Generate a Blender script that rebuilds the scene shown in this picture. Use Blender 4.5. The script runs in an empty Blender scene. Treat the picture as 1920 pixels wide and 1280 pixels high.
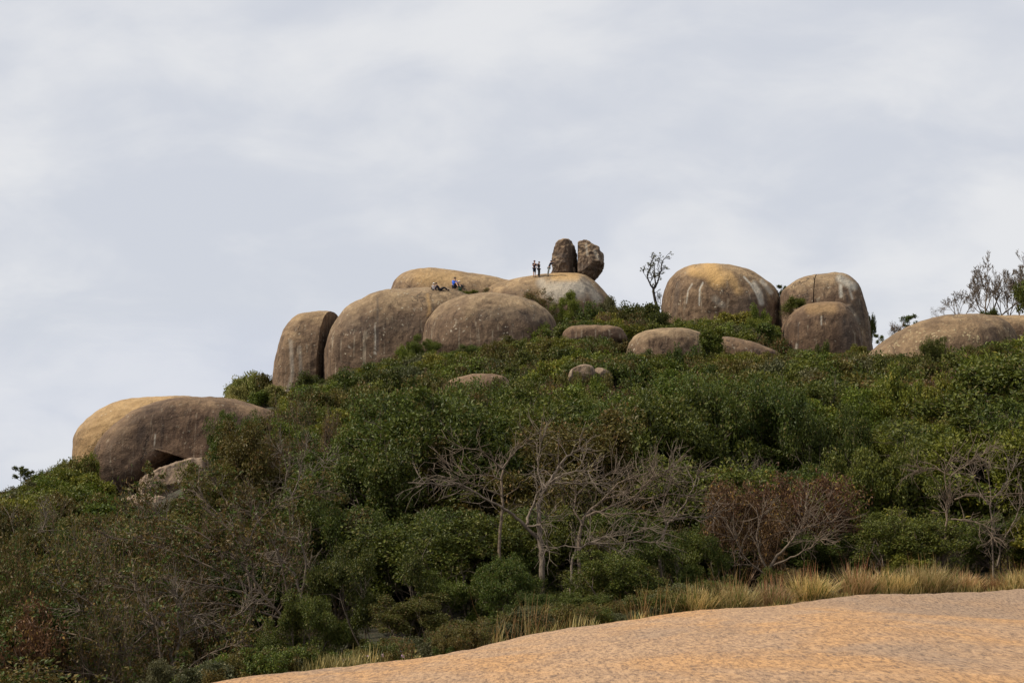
import bpy, bmesh, math, random
import numpy as np
from mathutils import Vector, Matrix, noise
from mathutils.bvhtree import BVHTree

SC = bpy.context.scene
COL = SC.collection
R = math.radians
F = 3000.0                                   # focal length in pixels of the 1920-wide photograph
PITCH = math.atan(410 / F)
CP, SP = math.cos(PITCH), math.sin(PITCH)

# ------------------------------------------------------------------ camera, sky, sun, exposure
cam = bpy.data.objects.new('camera', bpy.data.cameras.new('camera'))
COL.objects.link(cam); SC.camera = cam
cam.data.sensor_width = 36; cam.data.lens = 36 * F / 1920
cam.data.clip_start = 0.2; cam.data.clip_end = 12000
cam.location = (0, 0, 0); cam.rotation_euler = (R(90) + PITCH, 0, 0)

SUN_DIR = Vector((-0.70, -0.13, 0.70)).normalized()       # towards the sun
SUN_STRENGTH = 4.2
SKY_STRENGTH = 0.1
EXPOSURE = 0.12

SC.view_settings.view_transform = 'Standard'
SC.view_settings.look = 'None'
SC.view_settings.exposure = EXPOSURE
SC.view_settings.gamma = 1
SC.view_settings.use_curve_mapping = False
SC.cycles.max_bounces = 6; SC.cycles.diffuse_bounces = 2; SC.cycles.glossy_bounces = 2
SC.cycles.transmission_bounces = 3

def node(nt, kind, **kw):
    n = nt.nodes.new(kind)
    for k, v in kw.items():
        if k.startswith('i_'):
            key = k[2:]
            n.inputs[int(key) if key.isdigit() else key].default_value = v
        else:
            setattr(n, k, v)
    return n

def math_n(nt, op, a, b=None, clamp=False):
    n = node(nt, 'ShaderNodeMath', operation=op, use_clamp=clamp)
    for i, v in enumerate((a, b)):
        if v is None: continue
        if isinstance(v, (int, float)): n.inputs[i].default_value = v
        else: nt.links.new(v, n.inputs[i])
    return n.outputs[0]

def ramp(nt, fac, lo, hi):
    n = node(nt, 'ShaderNodeMapRange', interpolation_type='SMOOTHSTEP')
    n.inputs['From Min'].default_value = lo; n.inputs['From Max'].default_value = hi
    nt.links.new(fac, n.inputs['Value'])
    return n.outputs[0]

def mixc(nt, fac, a, b, mode='MIX'):
    n = node(nt, 'ShaderNodeMix', data_type='RGBA', blend_type=mode)
    for i, v in ((0, fac), (6, a), (7, b)):
        if isinstance(v, (int, float)): n.inputs[i].default_value = v
        elif isinstance(v, tuple): n.inputs[i].default_value = (*v, 1) if len(v) == 3 else v
        else: nt.links.new(v, n.inputs[i])
    return n.outputs[2]

def noise_n(nt, vec, scale, detail=4, rough=0.55, dist=0.0):
    n = node(nt, 'ShaderNodeTexNoise')
    n.inputs['Scale'].default_value = scale; n.inputs['Detail'].default_value = detail
    n.inputs['Roughness'].default_value = rough; n.inputs['Distortion'].default_value = dist
    if vec is not None: nt.links.new(vec, n.inputs['Vector'])
    return n.outputs['Fac']

def scaled(nt, vec, s):
    n = node(nt, 'ShaderNodeVectorMath', operation='MULTIPLY')
    n.inputs[1].default_value = s
    nt.links.new(vec, n.inputs[0])
    return n.outputs[0]

w = bpy.data.worlds.new('World'); SC.world = w; w.use_nodes = True
nt = w.node_tree; nt.nodes.clear()
sky = node(nt, 'ShaderNodeTexSky', sky_type='NISHITA', sun_disc=False)
sky.sun_elevation = math.asin(SUN_DIR.z)
sky.sun_rotation = math.atan2(SUN_DIR.x, SUN_DIR.y)
tc = node(nt, 'ShaderNodeTexCoord')
sep = node(nt, 'ShaderNodeSeparateXYZ'); nt.links.new(tc.outputs['Generated'], sep.inputs[0])
zz = math_n(nt, 'ADD', math_n(nt, 'MAXIMUM', sep.outputs[2], 0.0), 0.42)
comb = node(nt, 'ShaderNodeCombineXYZ')
nt.links.new(math_n(nt, 'DIVIDE', sep.outputs[0], zz), comb.inputs[0])
nt.links.new(math_n(nt, 'DIVIDE', sep.outputs[1], zz), comb.inputs[1])
cv = comb.outputs[0]
off = node(nt, 'ShaderNodeVectorMath', operation='ADD'); off.inputs[1].default_value = (3.1, 7.7, 0)
nt.links.new(cv, off.inputs[0]); cv = off.outputs[0]
n1 = noise_n(nt, scaled(nt, cv, (1.0, 1.15, 1)), 2.3, 6, 0.52, 0.35)
n2 = noise_n(nt, cv, 1.3, 3, 0.5, 0.3)
n3 = noise_n(nt, scaled(nt, cv, (1, 1.2, 1)), 6.0, 7, 0.54, 0.35)
s = math_n(nt, 'ADD', math_n(nt, 'MULTIPLY', n1, 0.55), math_n(nt, 'MULTIPLY', n3, 0.45))
cl = mixc(nt, ramp(nt, s, 0.38, 0.60), (6.0, 6.25, 6.85), (7.5, 7.55, 7.72))
cl = mixc(nt, math_n(nt, 'MULTIPLY', ramp(nt, n2, 0.50, 0.68), 0.45), cl, (5.8, 6.15, 7.3))
allc = mixc(nt, 0.94, sky.outputs[0], cl)
bg = node(nt, 'ShaderNodeBackground'); bg.inputs['Strength'].default_value = SKY_STRENGTH
nt.links.new(allc, bg.inputs['Color'])
wo = node(nt, 'ShaderNodeOutputWorld'); nt.links.new(bg.outputs[0], wo.inputs[0])

sun = bpy.data.objects.new('sun', bpy.data.lights.new('sun', 'SUN'))
COL.objects.link(sun)
sun.data.energy = SUN_STRENGTH; sun.data.angle = R(0.8); sun.data.color = (1.0, 0.90, 0.75)
sun.rotation_euler = SUN_DIR.to_track_quat('Z', 'Y').to_euler()

# ------------------------------------------------------------------ helpers
def P(px, py, d):
    """the world point seen at a pixel of the photograph, at distance d along +Y"""
    a = (px - 960) / F; b = (640 - py) / F
    v = Vector((a, CP - b * SP, SP + b * CP))
    return v * (d / v.y)

def proj(p):
    zc = p[1] * CP + p[2] * SP
    return 960 + F * p[0] / zc, 640 - F * (-p[1] * SP + p[2] * CP) / zc

def tag(o, label=None, cat=None, group=None, kind=None):
    if label: o['label'] = label
    if cat: o['category'] = cat
    if group: o['group'] = group
    if kind: o['kind'] = kind
    return o

def link(name, me, parent=None, loc=None):
    o = bpy.data.objects.new(name, me); COL.objects.link(o)
    if parent: o.parent = parent
    if loc is not None: o.location = loc
    return o

def np_mesh(name, verts, faces, smooth=True, mats=()):
    """verts (n,3) and a list of (m,k) face index arrays"""
    me = bpy.data.meshes.new(name)
    verts = np.asarray(verts, dtype=np.float32)
    if isinstance(faces, np.ndarray): faces = [faces]
    faces = [f for f in faces if len(f)]
    loops = np.concatenate([f.reshape(-1) for f in faces]).astype(np.int32)
    tot = np.concatenate([np.full(len(f), f.shape[1], dtype=np.int32) for f in faces])
    start = np.concatenate([[0], np.cumsum(tot)[:-1]]).astype(np.int32)
    me.vertices.add(len(verts)); me.vertices.foreach_set('co', verts.reshape(-1))
    me.loops.add(len(loops)); me.loops.foreach_set('vertex_index', loops)
    me.polygons.add(len(tot)); me.polygons.foreach_set('loop_start', start)
    me.polygons.foreach_set('loop_total', tot)
    me.polygons.foreach_set('use_smooth', np.full(len(tot), smooth, dtype=bool))
    me.update(calc_edges=True); me.validate()
    for m in mats: me.materials.append(m)
    return me

def grid_faces(nu, nv, wrap=False):
    """quads of a (nv rows, nu columns) grid"""
    i = np.arange(nv - 1)[:, None]; j = np.arange(nu if wrap else nu - 1)[None, :]
    a = i * nu + j; b = i * nu + (j + 1) % nu
    return np.stack([a, b, b + nu, a + nu], -1).reshape(-1, 4)

def vnoise(X, Y, seed=0, octaves=4):
    """cheap value noise on arrays"""
    rs = np.random.RandomState(seed); T = rs.rand(256, 256)
    out = 0; amp = 1; tot = 0
    for o in range(octaves):
        x = X * 2 ** o + 17.3 * o; y = Y * 2 ** o + 9.1 * o
        xi = np.floor(x).astype(int); yi = np.floor(y).astype(int)
        fx = x - xi; fy = y - yi
        fx = fx * fx * (3 - 2 * fx); fy = fy * fy * (3 - 2 * fy)
        g = lambda a, b: T[a % 256, b % 256]
        out = out + amp * ((g(xi, yi) * (1 - fx) + g(xi + 1, yi) * fx) * (1 - fy)
                           + (g(xi, yi + 1) * (1 - fx) + g(xi + 1, yi + 1) * fx) * fy)
        tot += amp; amp *= 0.5
    return out / tot - 0.5

# ------------------------------------------------------------------ materials
def new_mat(name):
    m = bpy.data.materials.new(name); m.use_nodes = True
    t = m.node_tree; t.nodes.clear()
    out = node(t, 'ShaderNodeOutputMaterial'); b = node(t, 'ShaderNodeBsdfPrincipled')
    t.links.new(b.outputs[0], out.inputs[0])
    return m, t, b, out

def rock_material(name, side, top, lichen=(0.50, 0.44, 0.33), speck=0.8, coarse=0.0, topmix=0.75):
    m, t, b, out = new_mat(name)
    geo = node(t, 'ShaderNodeNewGeometry'); tcn = node(t, 'ShaderNodeTexCoord')
    oi = node(t, 'ShaderNodeObjectInfo')
    add = node(t, 'ShaderNodeVectorMath', operation='ADD')
    sc_ = node(t, 'ShaderNodeVectorMath', operation='SCALE'); sc_.inputs['Scale'].default_value = 40
    t.links.new(oi.outputs['Random'], sc_.inputs[0])
    t.links.new(tcn.outputs['Object'], add.inputs[0]); t.links.new(sc_.outputs[0], add.inputs[1])
    v = add.outputs[0]
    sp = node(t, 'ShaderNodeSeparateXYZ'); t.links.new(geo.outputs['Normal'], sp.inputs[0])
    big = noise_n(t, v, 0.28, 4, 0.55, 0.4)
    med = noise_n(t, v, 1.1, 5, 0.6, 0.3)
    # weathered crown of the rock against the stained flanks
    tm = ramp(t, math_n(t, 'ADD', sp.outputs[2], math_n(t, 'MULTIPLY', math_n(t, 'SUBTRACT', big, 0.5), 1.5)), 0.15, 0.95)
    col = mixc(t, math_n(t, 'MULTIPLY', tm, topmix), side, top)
    # patches
    col = mixc(t, ramp(t, med, 0.42, 0.62), mixc(t, 1.0, col, (0.74, 0.72, 0.72), 'MULTIPLY'), col)
    blo = noise_n(t, scaled(t, v, (1, 1, 0.8)), 0.42, 6, 0.62, 0.8)
    col = mixc(t, math_n(t, 'MULTIPLY', ramp(t, blo, 0.50, 0.62), 0.55), col, mixc(t, 1.0, col, (0.52, 0.50, 0.50), 'MULTIPLY'))
    vc = node(t, 'ShaderNodeTexVoronoi', feature='DISTANCE_TO_EDGE'); vc.inputs['Scale'].default_value = 0.33
    wn = node(t, 'ShaderNodeTexNoise'); wn.inputs['Scale'].default_value = 0.9; wn.inputs['Detail'].default_value = 5; t.links.new(v, wn.inputs['Vector'])
    wa = node(t, 'ShaderNodeVectorMath', operation='ADD'); t.links.new(scaled(t, v, (1, 1, 0.45)), wa.inputs[0])
    wsc = node(t, 'ShaderNodeVectorMath', operation='SCALE'); wsc.inputs['Scale'].default_value = 1.6
    t.links.new(wn.outputs['Color'], wsc.inputs[0]); t.links.new(wsc.outputs[0], wa.inputs[1]); t.links.new(wa.outputs[0], vc.inputs['Vector'])
    crk = math_n(t, 'MULTIPLY', ramp(t, vc.outputs['Distance'], 0.016, 0.004), ramp(t, noise_n(t, v, 0.35, 2, 0.5), 0.52, 0.62))
    col = mixc(t, math_n(t, 'MULTIPLY', crk, 0.65), col, (0.06, 0.045, 0.035))
    # rain streaks running down the flanks
    st = noise_n(t, scaled(t, v, (1.0, 1.0, 0.07)), 2.2, 4, 0.6, 0.15)
    steep = ramp(t, sp.outputs[2], 0.85, 0.35)
    stf = math_n(t, 'MULTIPLY', ramp(t, st, 0.50, 0.66), steep)
    col = mixc(t, math_n(t, 'MULTIPLY', stf, 0.75), col, mixc(t, 1.0, col, (0.42, 0.40, 0.42), 'MULTIPLY'))
    st2 = noise_n(t, scaled(t, v, (1.0, 1.0, 0.05)), 3.3, 3, 0.5, 0.1)
    stf2 = math_n(t, 'MULTIPLY', ramp(t, st2, 0.60, 0.72), steep)
    col = mixc(t, math_n(t, 'MULTIPLY', stf2, 0.28), col, lichen)
    # grain
    gr = noise_n(t, v, 5.5, 6, 0.85)
    col = mixc(t, 1.0, col, mixc(t, ramp(t, gr, 0.3, 0.7), (0.70, 0.70, 0.71), (1.25, 1.22, 1.18)), 'MULTIPLY')
    # pale lichen specks, gathered in patches
    vo = node(t, 'ShaderNodeTexVoronoi'); vo.inputs['Scale'].default_value = 2.6 if not coarse else 3.4
    vo.inputs['Randomness'].default_value = 1.0
    wv = node(t, 'ShaderNodeVectorMath', operation='ADD'); t.links.new(v, wv.inputs[0])
    nn = node(t, 'ShaderNodeTexNoise'); nn.inputs['Scale'].default_value = 5; t.links.new(v, nn.inputs['Vector'])
    ws = node(t, 'ShaderNodeVectorMath', operation='SCALE'); ws.inputs['Scale'].default_value = 0.35
    t.links.new(nn.outputs['Color'], ws.inputs[0]); t.links.new(ws.outputs[0], wv.inputs[1])
    t.links.new(wv.outputs[0], vo.inputs['Vector'])
    spk = ramp(t, vo.outputs['Distance'], 0.27 + 0.1 * coarse, 0.16)
    pm = ramp(t, noise_n(t, v, 0.75, 3, 0.6), 0.51 - 0.10 * coarse, 0.64 - 0.07 * coarse)
    col = mixc(t, math_n(t, 'MULTIPLY', math_n(t, 'MULTIPLY', spk, pm), speck), col, lichen)
    # marks of this very rock: seep lines, black stains, orange fresh rock; also painted shade and sunlight
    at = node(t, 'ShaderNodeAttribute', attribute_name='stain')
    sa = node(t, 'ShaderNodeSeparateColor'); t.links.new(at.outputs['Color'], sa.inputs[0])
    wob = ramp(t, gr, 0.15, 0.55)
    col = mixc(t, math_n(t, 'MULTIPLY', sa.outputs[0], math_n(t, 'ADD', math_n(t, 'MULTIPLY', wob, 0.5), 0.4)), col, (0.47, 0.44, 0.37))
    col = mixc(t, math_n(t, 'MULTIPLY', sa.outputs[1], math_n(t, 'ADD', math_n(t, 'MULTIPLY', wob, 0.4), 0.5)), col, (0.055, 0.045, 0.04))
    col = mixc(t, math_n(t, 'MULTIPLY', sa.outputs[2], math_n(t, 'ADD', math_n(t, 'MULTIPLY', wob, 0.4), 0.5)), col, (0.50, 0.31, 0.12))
    t.links.new(col, b.inputs['Base Color'])
    b.inputs['Roughness'].default_value = 0.88; b.inputs['Specular IOR Level'].default_value = 0.25
    h = math_n(t, 'ADD', math_n(t, 'MULTIPLY', gr, 0.16), math_n(t, 'MULTIPLY', noise_n(t, v, 1.1, 7, 0.60), 1.3))
    h = math_n(t, 'ADD', h, math_n(t, 'MULTIPLY', spk, 0.12)); h = math_n(t, 'SUBTRACT', h, math_n(t, 'MULTIPLY', crk, 0.4))
    bp = node(t, 'ShaderNodeBump'); bp.inputs['Strength'].default_value = 0.9
    bp.inputs['Distance'].default_value = 0.26
    t.links.new(h, bp.inputs['Height']); t.links.new(bp.outputs[0], b.inputs['Normal'])
    return m

M = {}
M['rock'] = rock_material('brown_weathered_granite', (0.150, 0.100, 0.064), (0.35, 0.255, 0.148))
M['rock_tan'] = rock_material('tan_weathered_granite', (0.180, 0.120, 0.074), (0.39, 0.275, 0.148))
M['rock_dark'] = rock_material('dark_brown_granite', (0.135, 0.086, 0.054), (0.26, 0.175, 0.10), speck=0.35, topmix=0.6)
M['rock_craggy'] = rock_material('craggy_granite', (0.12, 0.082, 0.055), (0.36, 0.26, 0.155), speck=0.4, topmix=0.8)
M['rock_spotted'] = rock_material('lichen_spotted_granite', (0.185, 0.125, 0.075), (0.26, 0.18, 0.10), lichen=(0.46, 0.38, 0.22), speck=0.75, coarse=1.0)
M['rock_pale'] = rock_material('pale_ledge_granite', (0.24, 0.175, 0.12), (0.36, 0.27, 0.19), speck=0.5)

def slab_material():
    m, t, b, out = new_mat('orange_granite_slab')
    geo = node(t, 'ShaderNodeNewGeometry'); v = geo.outputs['Position']
    big = noise_n(t, scaled(t, v, (0.5, 0.22, 0.5)), 0.8, 5, 0.6, 0.5)
    med = noise_n(t, scaled(t, v, (1, 0.55, 1)), 3.0, 4, 0.6)
    fine = noise_n(t, scaled(t, v, (1, 0.22, 1)), 19, 6, 0.85)
    gran = noise_n(t, v, 60, 3, 0.7)
    col = mixc(t, ramp(t, big, 0.42, 0.62), (0.44, 0.280, 0.160), (0.49, 0.278, 0.125))
    col = mixc(t, ramp(t, med, 0.36, 0.64), mixc(t, 1.0, col, (0.86, 0.87, 0.92), 'MULTIPLY'), col)
    grey = ramp(t, noise_n(t, scaled(t, v, (0.45, 0.25, 0.45)), 0.9, 6, 0.6), 0.53, 0.62)
    sp = node(t, 'ShaderNodeSeparateXYZ'); t.links.new(v, sp.inputs[0])
    far = ramp(t, math_n(t, 'ADD', sp.outputs[1], math_n(t, 'MULTIPLY', sp.outputs[0], 1.4)), 40.0, 43.0)
    grey = math_n(t, 'MAXIMUM', math_n(t, 'MULTIPLY', grey, 0.45), math_n(t, 'MULTIPLY', far, 0.62))
    col = mixc(t, grey, col, (0.27, 0.195, 0.14))
    col = mixc(t, 1.0, col, mixc(t, ramp(t, fine, 0.38, 0.60), (0.50, 0.48, 0.49), (1.18, 1.18, 1.15)), 'MULTIPLY')
    col = mixc(t, math_n(t, 'MULTIPLY', ramp(t, fine, 0.46, 0.36), 0.85), col, (0.15, 0.105, 0.075))
    col = mixc(t, ramp(t, gran, 0.62, 0.76), col, (0.62, 0.43, 0.25))
    t.links.new(col, b.inputs['Base Color'])
    b.inputs['Roughness'].default_value = 0.85; b.inputs['Specular IOR Level'].default_value = 0.25
    h = math_n(t, 'ADD', fine, math_n(t, 'MULTIPLY', med, 0.8))
    bp = node(t, 'ShaderNodeBump'); bp.inputs['Strength'].default_value = 0.75; bp.inputs['Distance'].default_value = 0.03
    t.links.new(h, bp.inputs['Height']); t.links.new(bp.outputs[0], b.inputs['Normal'])
    return m
M['slab'] = slab_material()

def soil_material():
    m, t, b, out = new_mat('leaf_litter_soil')
    v = node(t, 'ShaderNodeNewGeometry').outputs['Position']
    a = noise_n(t, v, 0.8, 5, 0.6); c = noise_n(t, v, 6, 5, 0.7)
    col = mixc(t, ramp(t, a, 0.35, 0.65), (0.038, 0.033, 0.016), (0.030, 0.034, 0.012))
    col = mixc(t, ramp(t, c, 0.45, 0.7), col, (0.085, 0.062, 0.035))
    t.links.new(col, b.inputs['Base Color']); b.inputs['Roughness'].default_value = 0.95
    bp = node(t, 'ShaderNodeBump'); bp.inputs['Distance'].default_value = 0.2
    t.links.new(c, bp.inputs['Height']); t.links.new(bp.outputs[0], b.inputs['Normal'])
    return m
M['soil'] = soil_material()

def leaf_material(name, c1, c2, c3, rare=0.08, trans=0.22, rough=0.5, spec=0.22):
    """c1..c2 the usual span of greens, c3 the odd old leaf"""
    m, t, b, out = new_mat(name)
    geo = node(t, 'ShaderNodeNewGeometry'); oi = node(t, 'ShaderNodeObjectInfo')
    ri = geo.outputs['Random Per Island']
    col = mixc(t, ri, c1, c2)
    tone = mixc(t, oi.outputs['Random'], (0.72, 0.74, 0.75), (1.30, 1.22, 1.15))
    col = mixc(t, 1.0, col, tone, 'MULTIPLY')
    hv = node(t, 'ShaderNodeHueSaturation')
    rr = math_n(t, 'FRACT', math_n(t, 'MULTIPLY', oi.outputs['Random'], 7.31))
    t.links.new(math_n(t, 'ADD', math_n(t, 'MULTIPLY', rr, 0.04), 0.462), hv.inputs['Hue'])
    t.links.new(col, hv.inputs['Color']); col = hv.outputs[0]
    fr = math_n(t, 'FRACT', math_n(t, 'MULTIPLY', ri, 13.7))
    col = mixc(t, math_n(t, 'LESS_THAN', fr, rare), col, c3)
    t.links.new(col, b.inputs['Base Color'])
    b.inputs['Roughness'].default_value = rough; b.inputs['Specular IOR Level'].default_value = spec
    tr = node(t, 'ShaderNodeBsdfTranslucent'); t.links.new(col, tr.inputs['Color'])
    mx = node(t, 'ShaderNodeMixShader'); mx.inputs[0].default_value = trans
    t.links.new(b.outputs[0], mx.inputs[1]); t.links.new(tr.outputs[0], mx.inputs[2])
    t.links.new(mx.outputs[0], out.inputs[0])
    return m
M['green'] = leaf_material('dark_green_leaves', (0.028, 0.049, 0.008), (0.098, 0.130, 0.020), (0.13, 0.11, 0.03))
M['olive'] = leaf_material('olive_leaves', (0.057, 0.062, 0.012), (0.138, 0.136, 0.027), (0.15, 0.09, 0.03), 0.10)
M['lime'] = leaf_material('yellow_green_leaves', (0.080, 0.105, 0.014), (0.175, 0.190, 0.025), (0.24, 0.20, 0.03))
M['bright'] = leaf_material('fresh_green_leaves', (0.054, 0.088, 0.010), (0.140, 0.178, 0.022), (0.16, 0.16, 0.03))
M['pale'] = leaf_material('pale_yellow_green_leaves', (0.13, 0.155, 0.035), (0.27, 0.28, 0.075), (0.30, 0.26, 0.10))
M['brown'] = leaf_material('reddish_brown_leaves', (0.068, 0.046, 0.016), (0.150, 0.100, 0.038), (0.27, 0.16, 0.04), 0.08)
M['tawny'] = leaf_material('tawny_olive_leaves', (0.080, 0.068, 0.016), (0.165, 0.125, 0.034), (0.060, 0.085, 0.014), 0.35)
M['grey'] = leaf_material('grey_green_leaves', (0.055, 0.066, 0.026), (0.12, 0.13, 0.052), (0.17, 0.16, 0.08))
M['straw'] = leaf_material('straw_grass', (0.34, 0.26, 0.09), (0.62, 0.50, 0.22), (0.12, 0.15, 0.03), 0.2, 0.3, 0.55, 0.3)
M['rust'] = leaf_material('rusty_grass', (0.22, 0.13, 0.05), (0.36, 0.22, 0.085), (0.35, 0.28, 0.12), 0.15, 0.3, 0.6, 0.2)
M['verge'] = leaf_material('green_verge_grass', (0.07, 0.085, 0.02), (0.19, 0.18, 0.05), (0.45, 0.36, 0.14), 0.30, 0.3, 0.55, 0.3)
M['petal'] = leaf_material('pale_mauve_petals', (0.45, 0.30, 0.44), (0.62, 0.48, 0.60), (0.6, 0.55, 0.6), 0.1)

def plain(name, c, rough=0.8, var=0.35, scale=9.0):
    m, t, b, out = new_mat(name)
    tcn = node(t, 'ShaderNodeTexCoord')
    n = noise_n(t, tcn.outputs['Object'], scale, 4, 0.6)
    lo = tuple(x * (1 - var) for x in c); hi = tuple(min(1, x * (1 + var)) for x in c)
    t.links.new(mixc(t, ramp(t, n, 0.3, 0.7), lo, hi), b.inputs['Base Color'])
    b.inputs['Roughness'].default_value = rough; b.inputs['Specular IOR Level'].default_value = 0.3
    return m
M['bark'] = plain('brown_grey_bark', (0.13, 0.10, 0.075))
M['bark_pale'] = plain('pale_grey_bark', (0.135, 0.105, 0.078))
M['bark_dark'] = plain('dark_bark', (0.035, 0.028, 0.024))
M['twig'] = plain('grey_brown_twigs', (0.125, 0.092, 0.064))
M['twig_red'] = plain('reddish_twigs', (0.15, 0.095, 0.06))

# ------------------------------------------------------------------ the ground
GD = np.array([22, 30, 40, 50, 65, 85, 110, 140, 170, 200, 260], float)
GPX = np.array([-900, 0, 300, 500, 700, 900, 1100, 1300, 1500, 1700, 1920, 2900], float)
GPY = [
    [1750, 1560, 1430, 1330, 1210, 1110, 1050, 1060, 1120, 1160, 1220],
    [1640, 1520, 1380, 1270, 1140, 1020,  935,  975, 1080, 1120, 1200],
    [1560, 1440, 1310, 1215, 1100, 1000,  915,  850,  880,  960, 1080],
    [1470, 1370, 1270, 1180, 1040,  915,  825,  765,  755,  800,  900],
    [1400, 1275, 1220, 1140, 1010,  875,  775,  705,  640,  610,  680],
    [1350, 1225, 1195, 1120,  990,  850,  755,  670,  590,  570,  640],
    [1300, 1185, 1170, 1110,  980,  840,  740,  665,  590,  590,  650],
    [1290, 1150, 1145, 1100,  980,  845,  745,  670,  606,  610,  670],
    [1280, 1135, 1128, 1090,  970,  830,  735,  675,  620,  640,  720],
    [1280, 1120, 1114, 1075,  945,  800,  708,  690,  705,  740,  830],
    [1280, 1115, 1106, 1065,  925,  780,  690,  665,  690,  740,  830],
    [1280, 1100, 1090, 1050,  900,  780,  690,  650,  690,  740,  830]]
GZ = np.array([[P(960, py, d).z for py, d in zip(row, GD)] for row in GPY])

def ground_z(x, y):
    x = np.asarray(x, float); y = np.asarray(y, float)
    yy = np.clip(y, 22, 260)
    px = np.clip(960 + F * x / np.maximum(yy, 22), GPX[0], GPX[-1])
    i = np.clip(np.searchsorted(GPX, px) - 1, 0, len(GPX) - 2)
    fx = (px - GPX[i]) / (GPX[i + 1] - GPX[i]); fx = fx * fx * (3 - 2 * fx) * 0.5 + fx * 0.5
    j = np.clip(np.searchsorted(GD, yy) - 1, 0, len(GD) - 2)
    fy = (yy - GD[j]) / (GD[j + 1] - GD[j])
    z = (GZ[i, j] * (1 - fy) + GZ[i, j + 1] * fy) * (1 - fx) + (GZ[i + 1, j] * (1 - fy) + GZ[i + 1, j + 1] * fy) * fx
    z = z + vnoise(x * 0.11, y * 0.11, 5, 3) * np.clip((yy - 30) / 40, 0, 1) * 1.6
    z = z - np.clip(y - 260, 0, 400) * 0.22
    z = np.where(y < 22, z - (22 - y) * 0.06, z)
    side = np.clip(np.abs(x) - 330, 0, 500) * 0.15
    z = np.maximum(z - side, -70 + 0 * z)
    pxr = 960 + F * x / np.maximum(y, 9)
    rim = np.interp(pxr, [0, 390, 640, 960, 1280, 1600, 1920, 2300], [19, 23.3, 25.3, 30.4, 33.6, 36.6, 38.6, 38.8])
    under = np.minimum(z, slab_z(x, y) - 0.45)
    k = np.clip((y - rim) / 1.2, 0, 1)
    return under * (1 - k) + z * k

# ------------------------------------------------------------------ the bare rock slab the photographer stands on
SCOL = {
    -900: [(4, -1.9), (10, -2.6), (14, -4.2), (20, -6.5), (50, -14)],
    -400: [(4, -1.68), (10, -1.85), (14, -2.5), (18, -3.6), (24, -6), (50, -14)],
    0:    [(4, -1.65), (10, -1.7), (15, -1.95), (19, -2.25), (23, -3.3), (50, -14)],
    390:  [(4, -1.64), (10, -1.63), (15, -1.56), (20, -1.47), (23, -1.58), (26, -2.4), (50, -12)],
    510:  [(4, -1.64), (10, -1.62), (15, -1.50), (20, -1.45), (24, -1.60), (27.5, -2.4), (50, -11)],
    640:  [(4, -1.63), (10, -1.60), (15, -1.50), (20, -1.47), (25, -1.61), (29, -2.4), (50, -10)],
    960:  [(4, -1.63), (10, -1.55), (15, -1.30), (20, -1.27), (25, -1.29), (30, -1.33), (34, -2.0), (50, -8)],
    1280: [(4, -1.63), (10, -1.50), (15, -1.15), (20, -1.10), (26, -0.99), (33, -0.96), (38, -1.7), (50, -7)],
    1600: [(4, -1.63), (10, -1.45), (15, -1.10), (20, -0.93), (25, -0.74), (29, -0.93), (33, -0.88), (36, -0.66), (41, -1.5), (50, -6)],
    1920: [(4, -1.63), (10, -1.45), (15, -1.10), (20, -1.02), (24, -0.92), (27, -0.99), (29.5, -1.40), (33, -1.12), (38, -0.58), (43, -1.3), (50, -5)],
    2600: [(4, -1.63), (10, -1.40), (15, -1.05), (20, -1.00), (24, -1.0), (27, -1.04), (29.5, -1.1), (33, -0.90), (38, -0.60), (43, -1.3), (50, -5)]}
SD = np.linspace(4, 50, 185)
SPX = np.array(sorted(SCOL), float)
SZ = []
for k in sorted(SCOL):
    a = np.array(SCOL[k], float); z = np.interp(SD, a[:, 0], a[:, 1])
    ker = np.hanning(11); ker /= ker.sum()
    SZ.append(np.convolve(np.pad(z, 5, mode='edge'), ker, 'valid'))
SZ = np.array(SZ)
def slab_z0(x, y):
    x = np.asarray(x, float); y = np.asarray(y, float)
    d = np.clip(y, 4, 50); px = np.clip(960 + F * x / np.maximum(d, 9), SPX[0], SPX[-1])
    i = np.clip(np.searchsorted(SPX, px) - 1, 0, len(SPX) - 2)
    fx = (px - SPX[i]) / (SPX[i + 1] - SPX[i])
    j = np.clip(((d - 4) / (46 / 184)).astype(int), 0, 183); fy = (d - 4) / (46 / 184) - j
    z = (SZ[i, j] * (1 - fy) + SZ[i, j + 1] * fy) * (1 - fx) + (SZ[i + 1, j] * (1 - fy) + SZ[i + 1, j + 1] * fy) * fx
    edge = np.clip(np.abs(x - 5) - 19, 0, 50)
    return z + vnoise(x * 0.7, y * 0.5, 3, 4) * 0.05 - edge * 0.25
xs = np.linspace(-24, 34, 291); ysl = np.linspace(-8, 50, 291)
Yc, Xc = np.meshgrid(ysl, xs, indexing='ij')
Zc = slab_z0(Xc, Yc)
for _ in range(22):                              # soften the kinks between columns
    Zc[:, 1:-1] = (Zc[:, :-2] + 2 * Zc[:, 1:-1] + Zc[:, 2:]) / 4
def slab_z(x, y):
    x = np.asarray(x, float); y = np.asarray(y, float)
    fx = np.clip((x + 24) / 0.2, 0, 289.999); fy = np.clip((y + 8) / 0.2, 0, 289.999)
    i = fx.astype(int); j = fy.astype(int); fx = fx - i; fy = fy - j
    z = (Zc[j, i] * (1 - fx) + Zc[j, i + 1] * fx) * (1 - fy) + (Zc[j + 1, i] * (1 - fx) + Zc[j + 1, i + 1] * fx) * fy
    far = np.maximum(np.maximum(-24 - x, x - 34), 0)
    return z - far * 0.5
xs = np.concatenate([np.linspace(-24, -10, 40)[:-1], np.linspace(-10, 15, 420)[:-1], np.linspace(15, 34, 60)])
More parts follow.
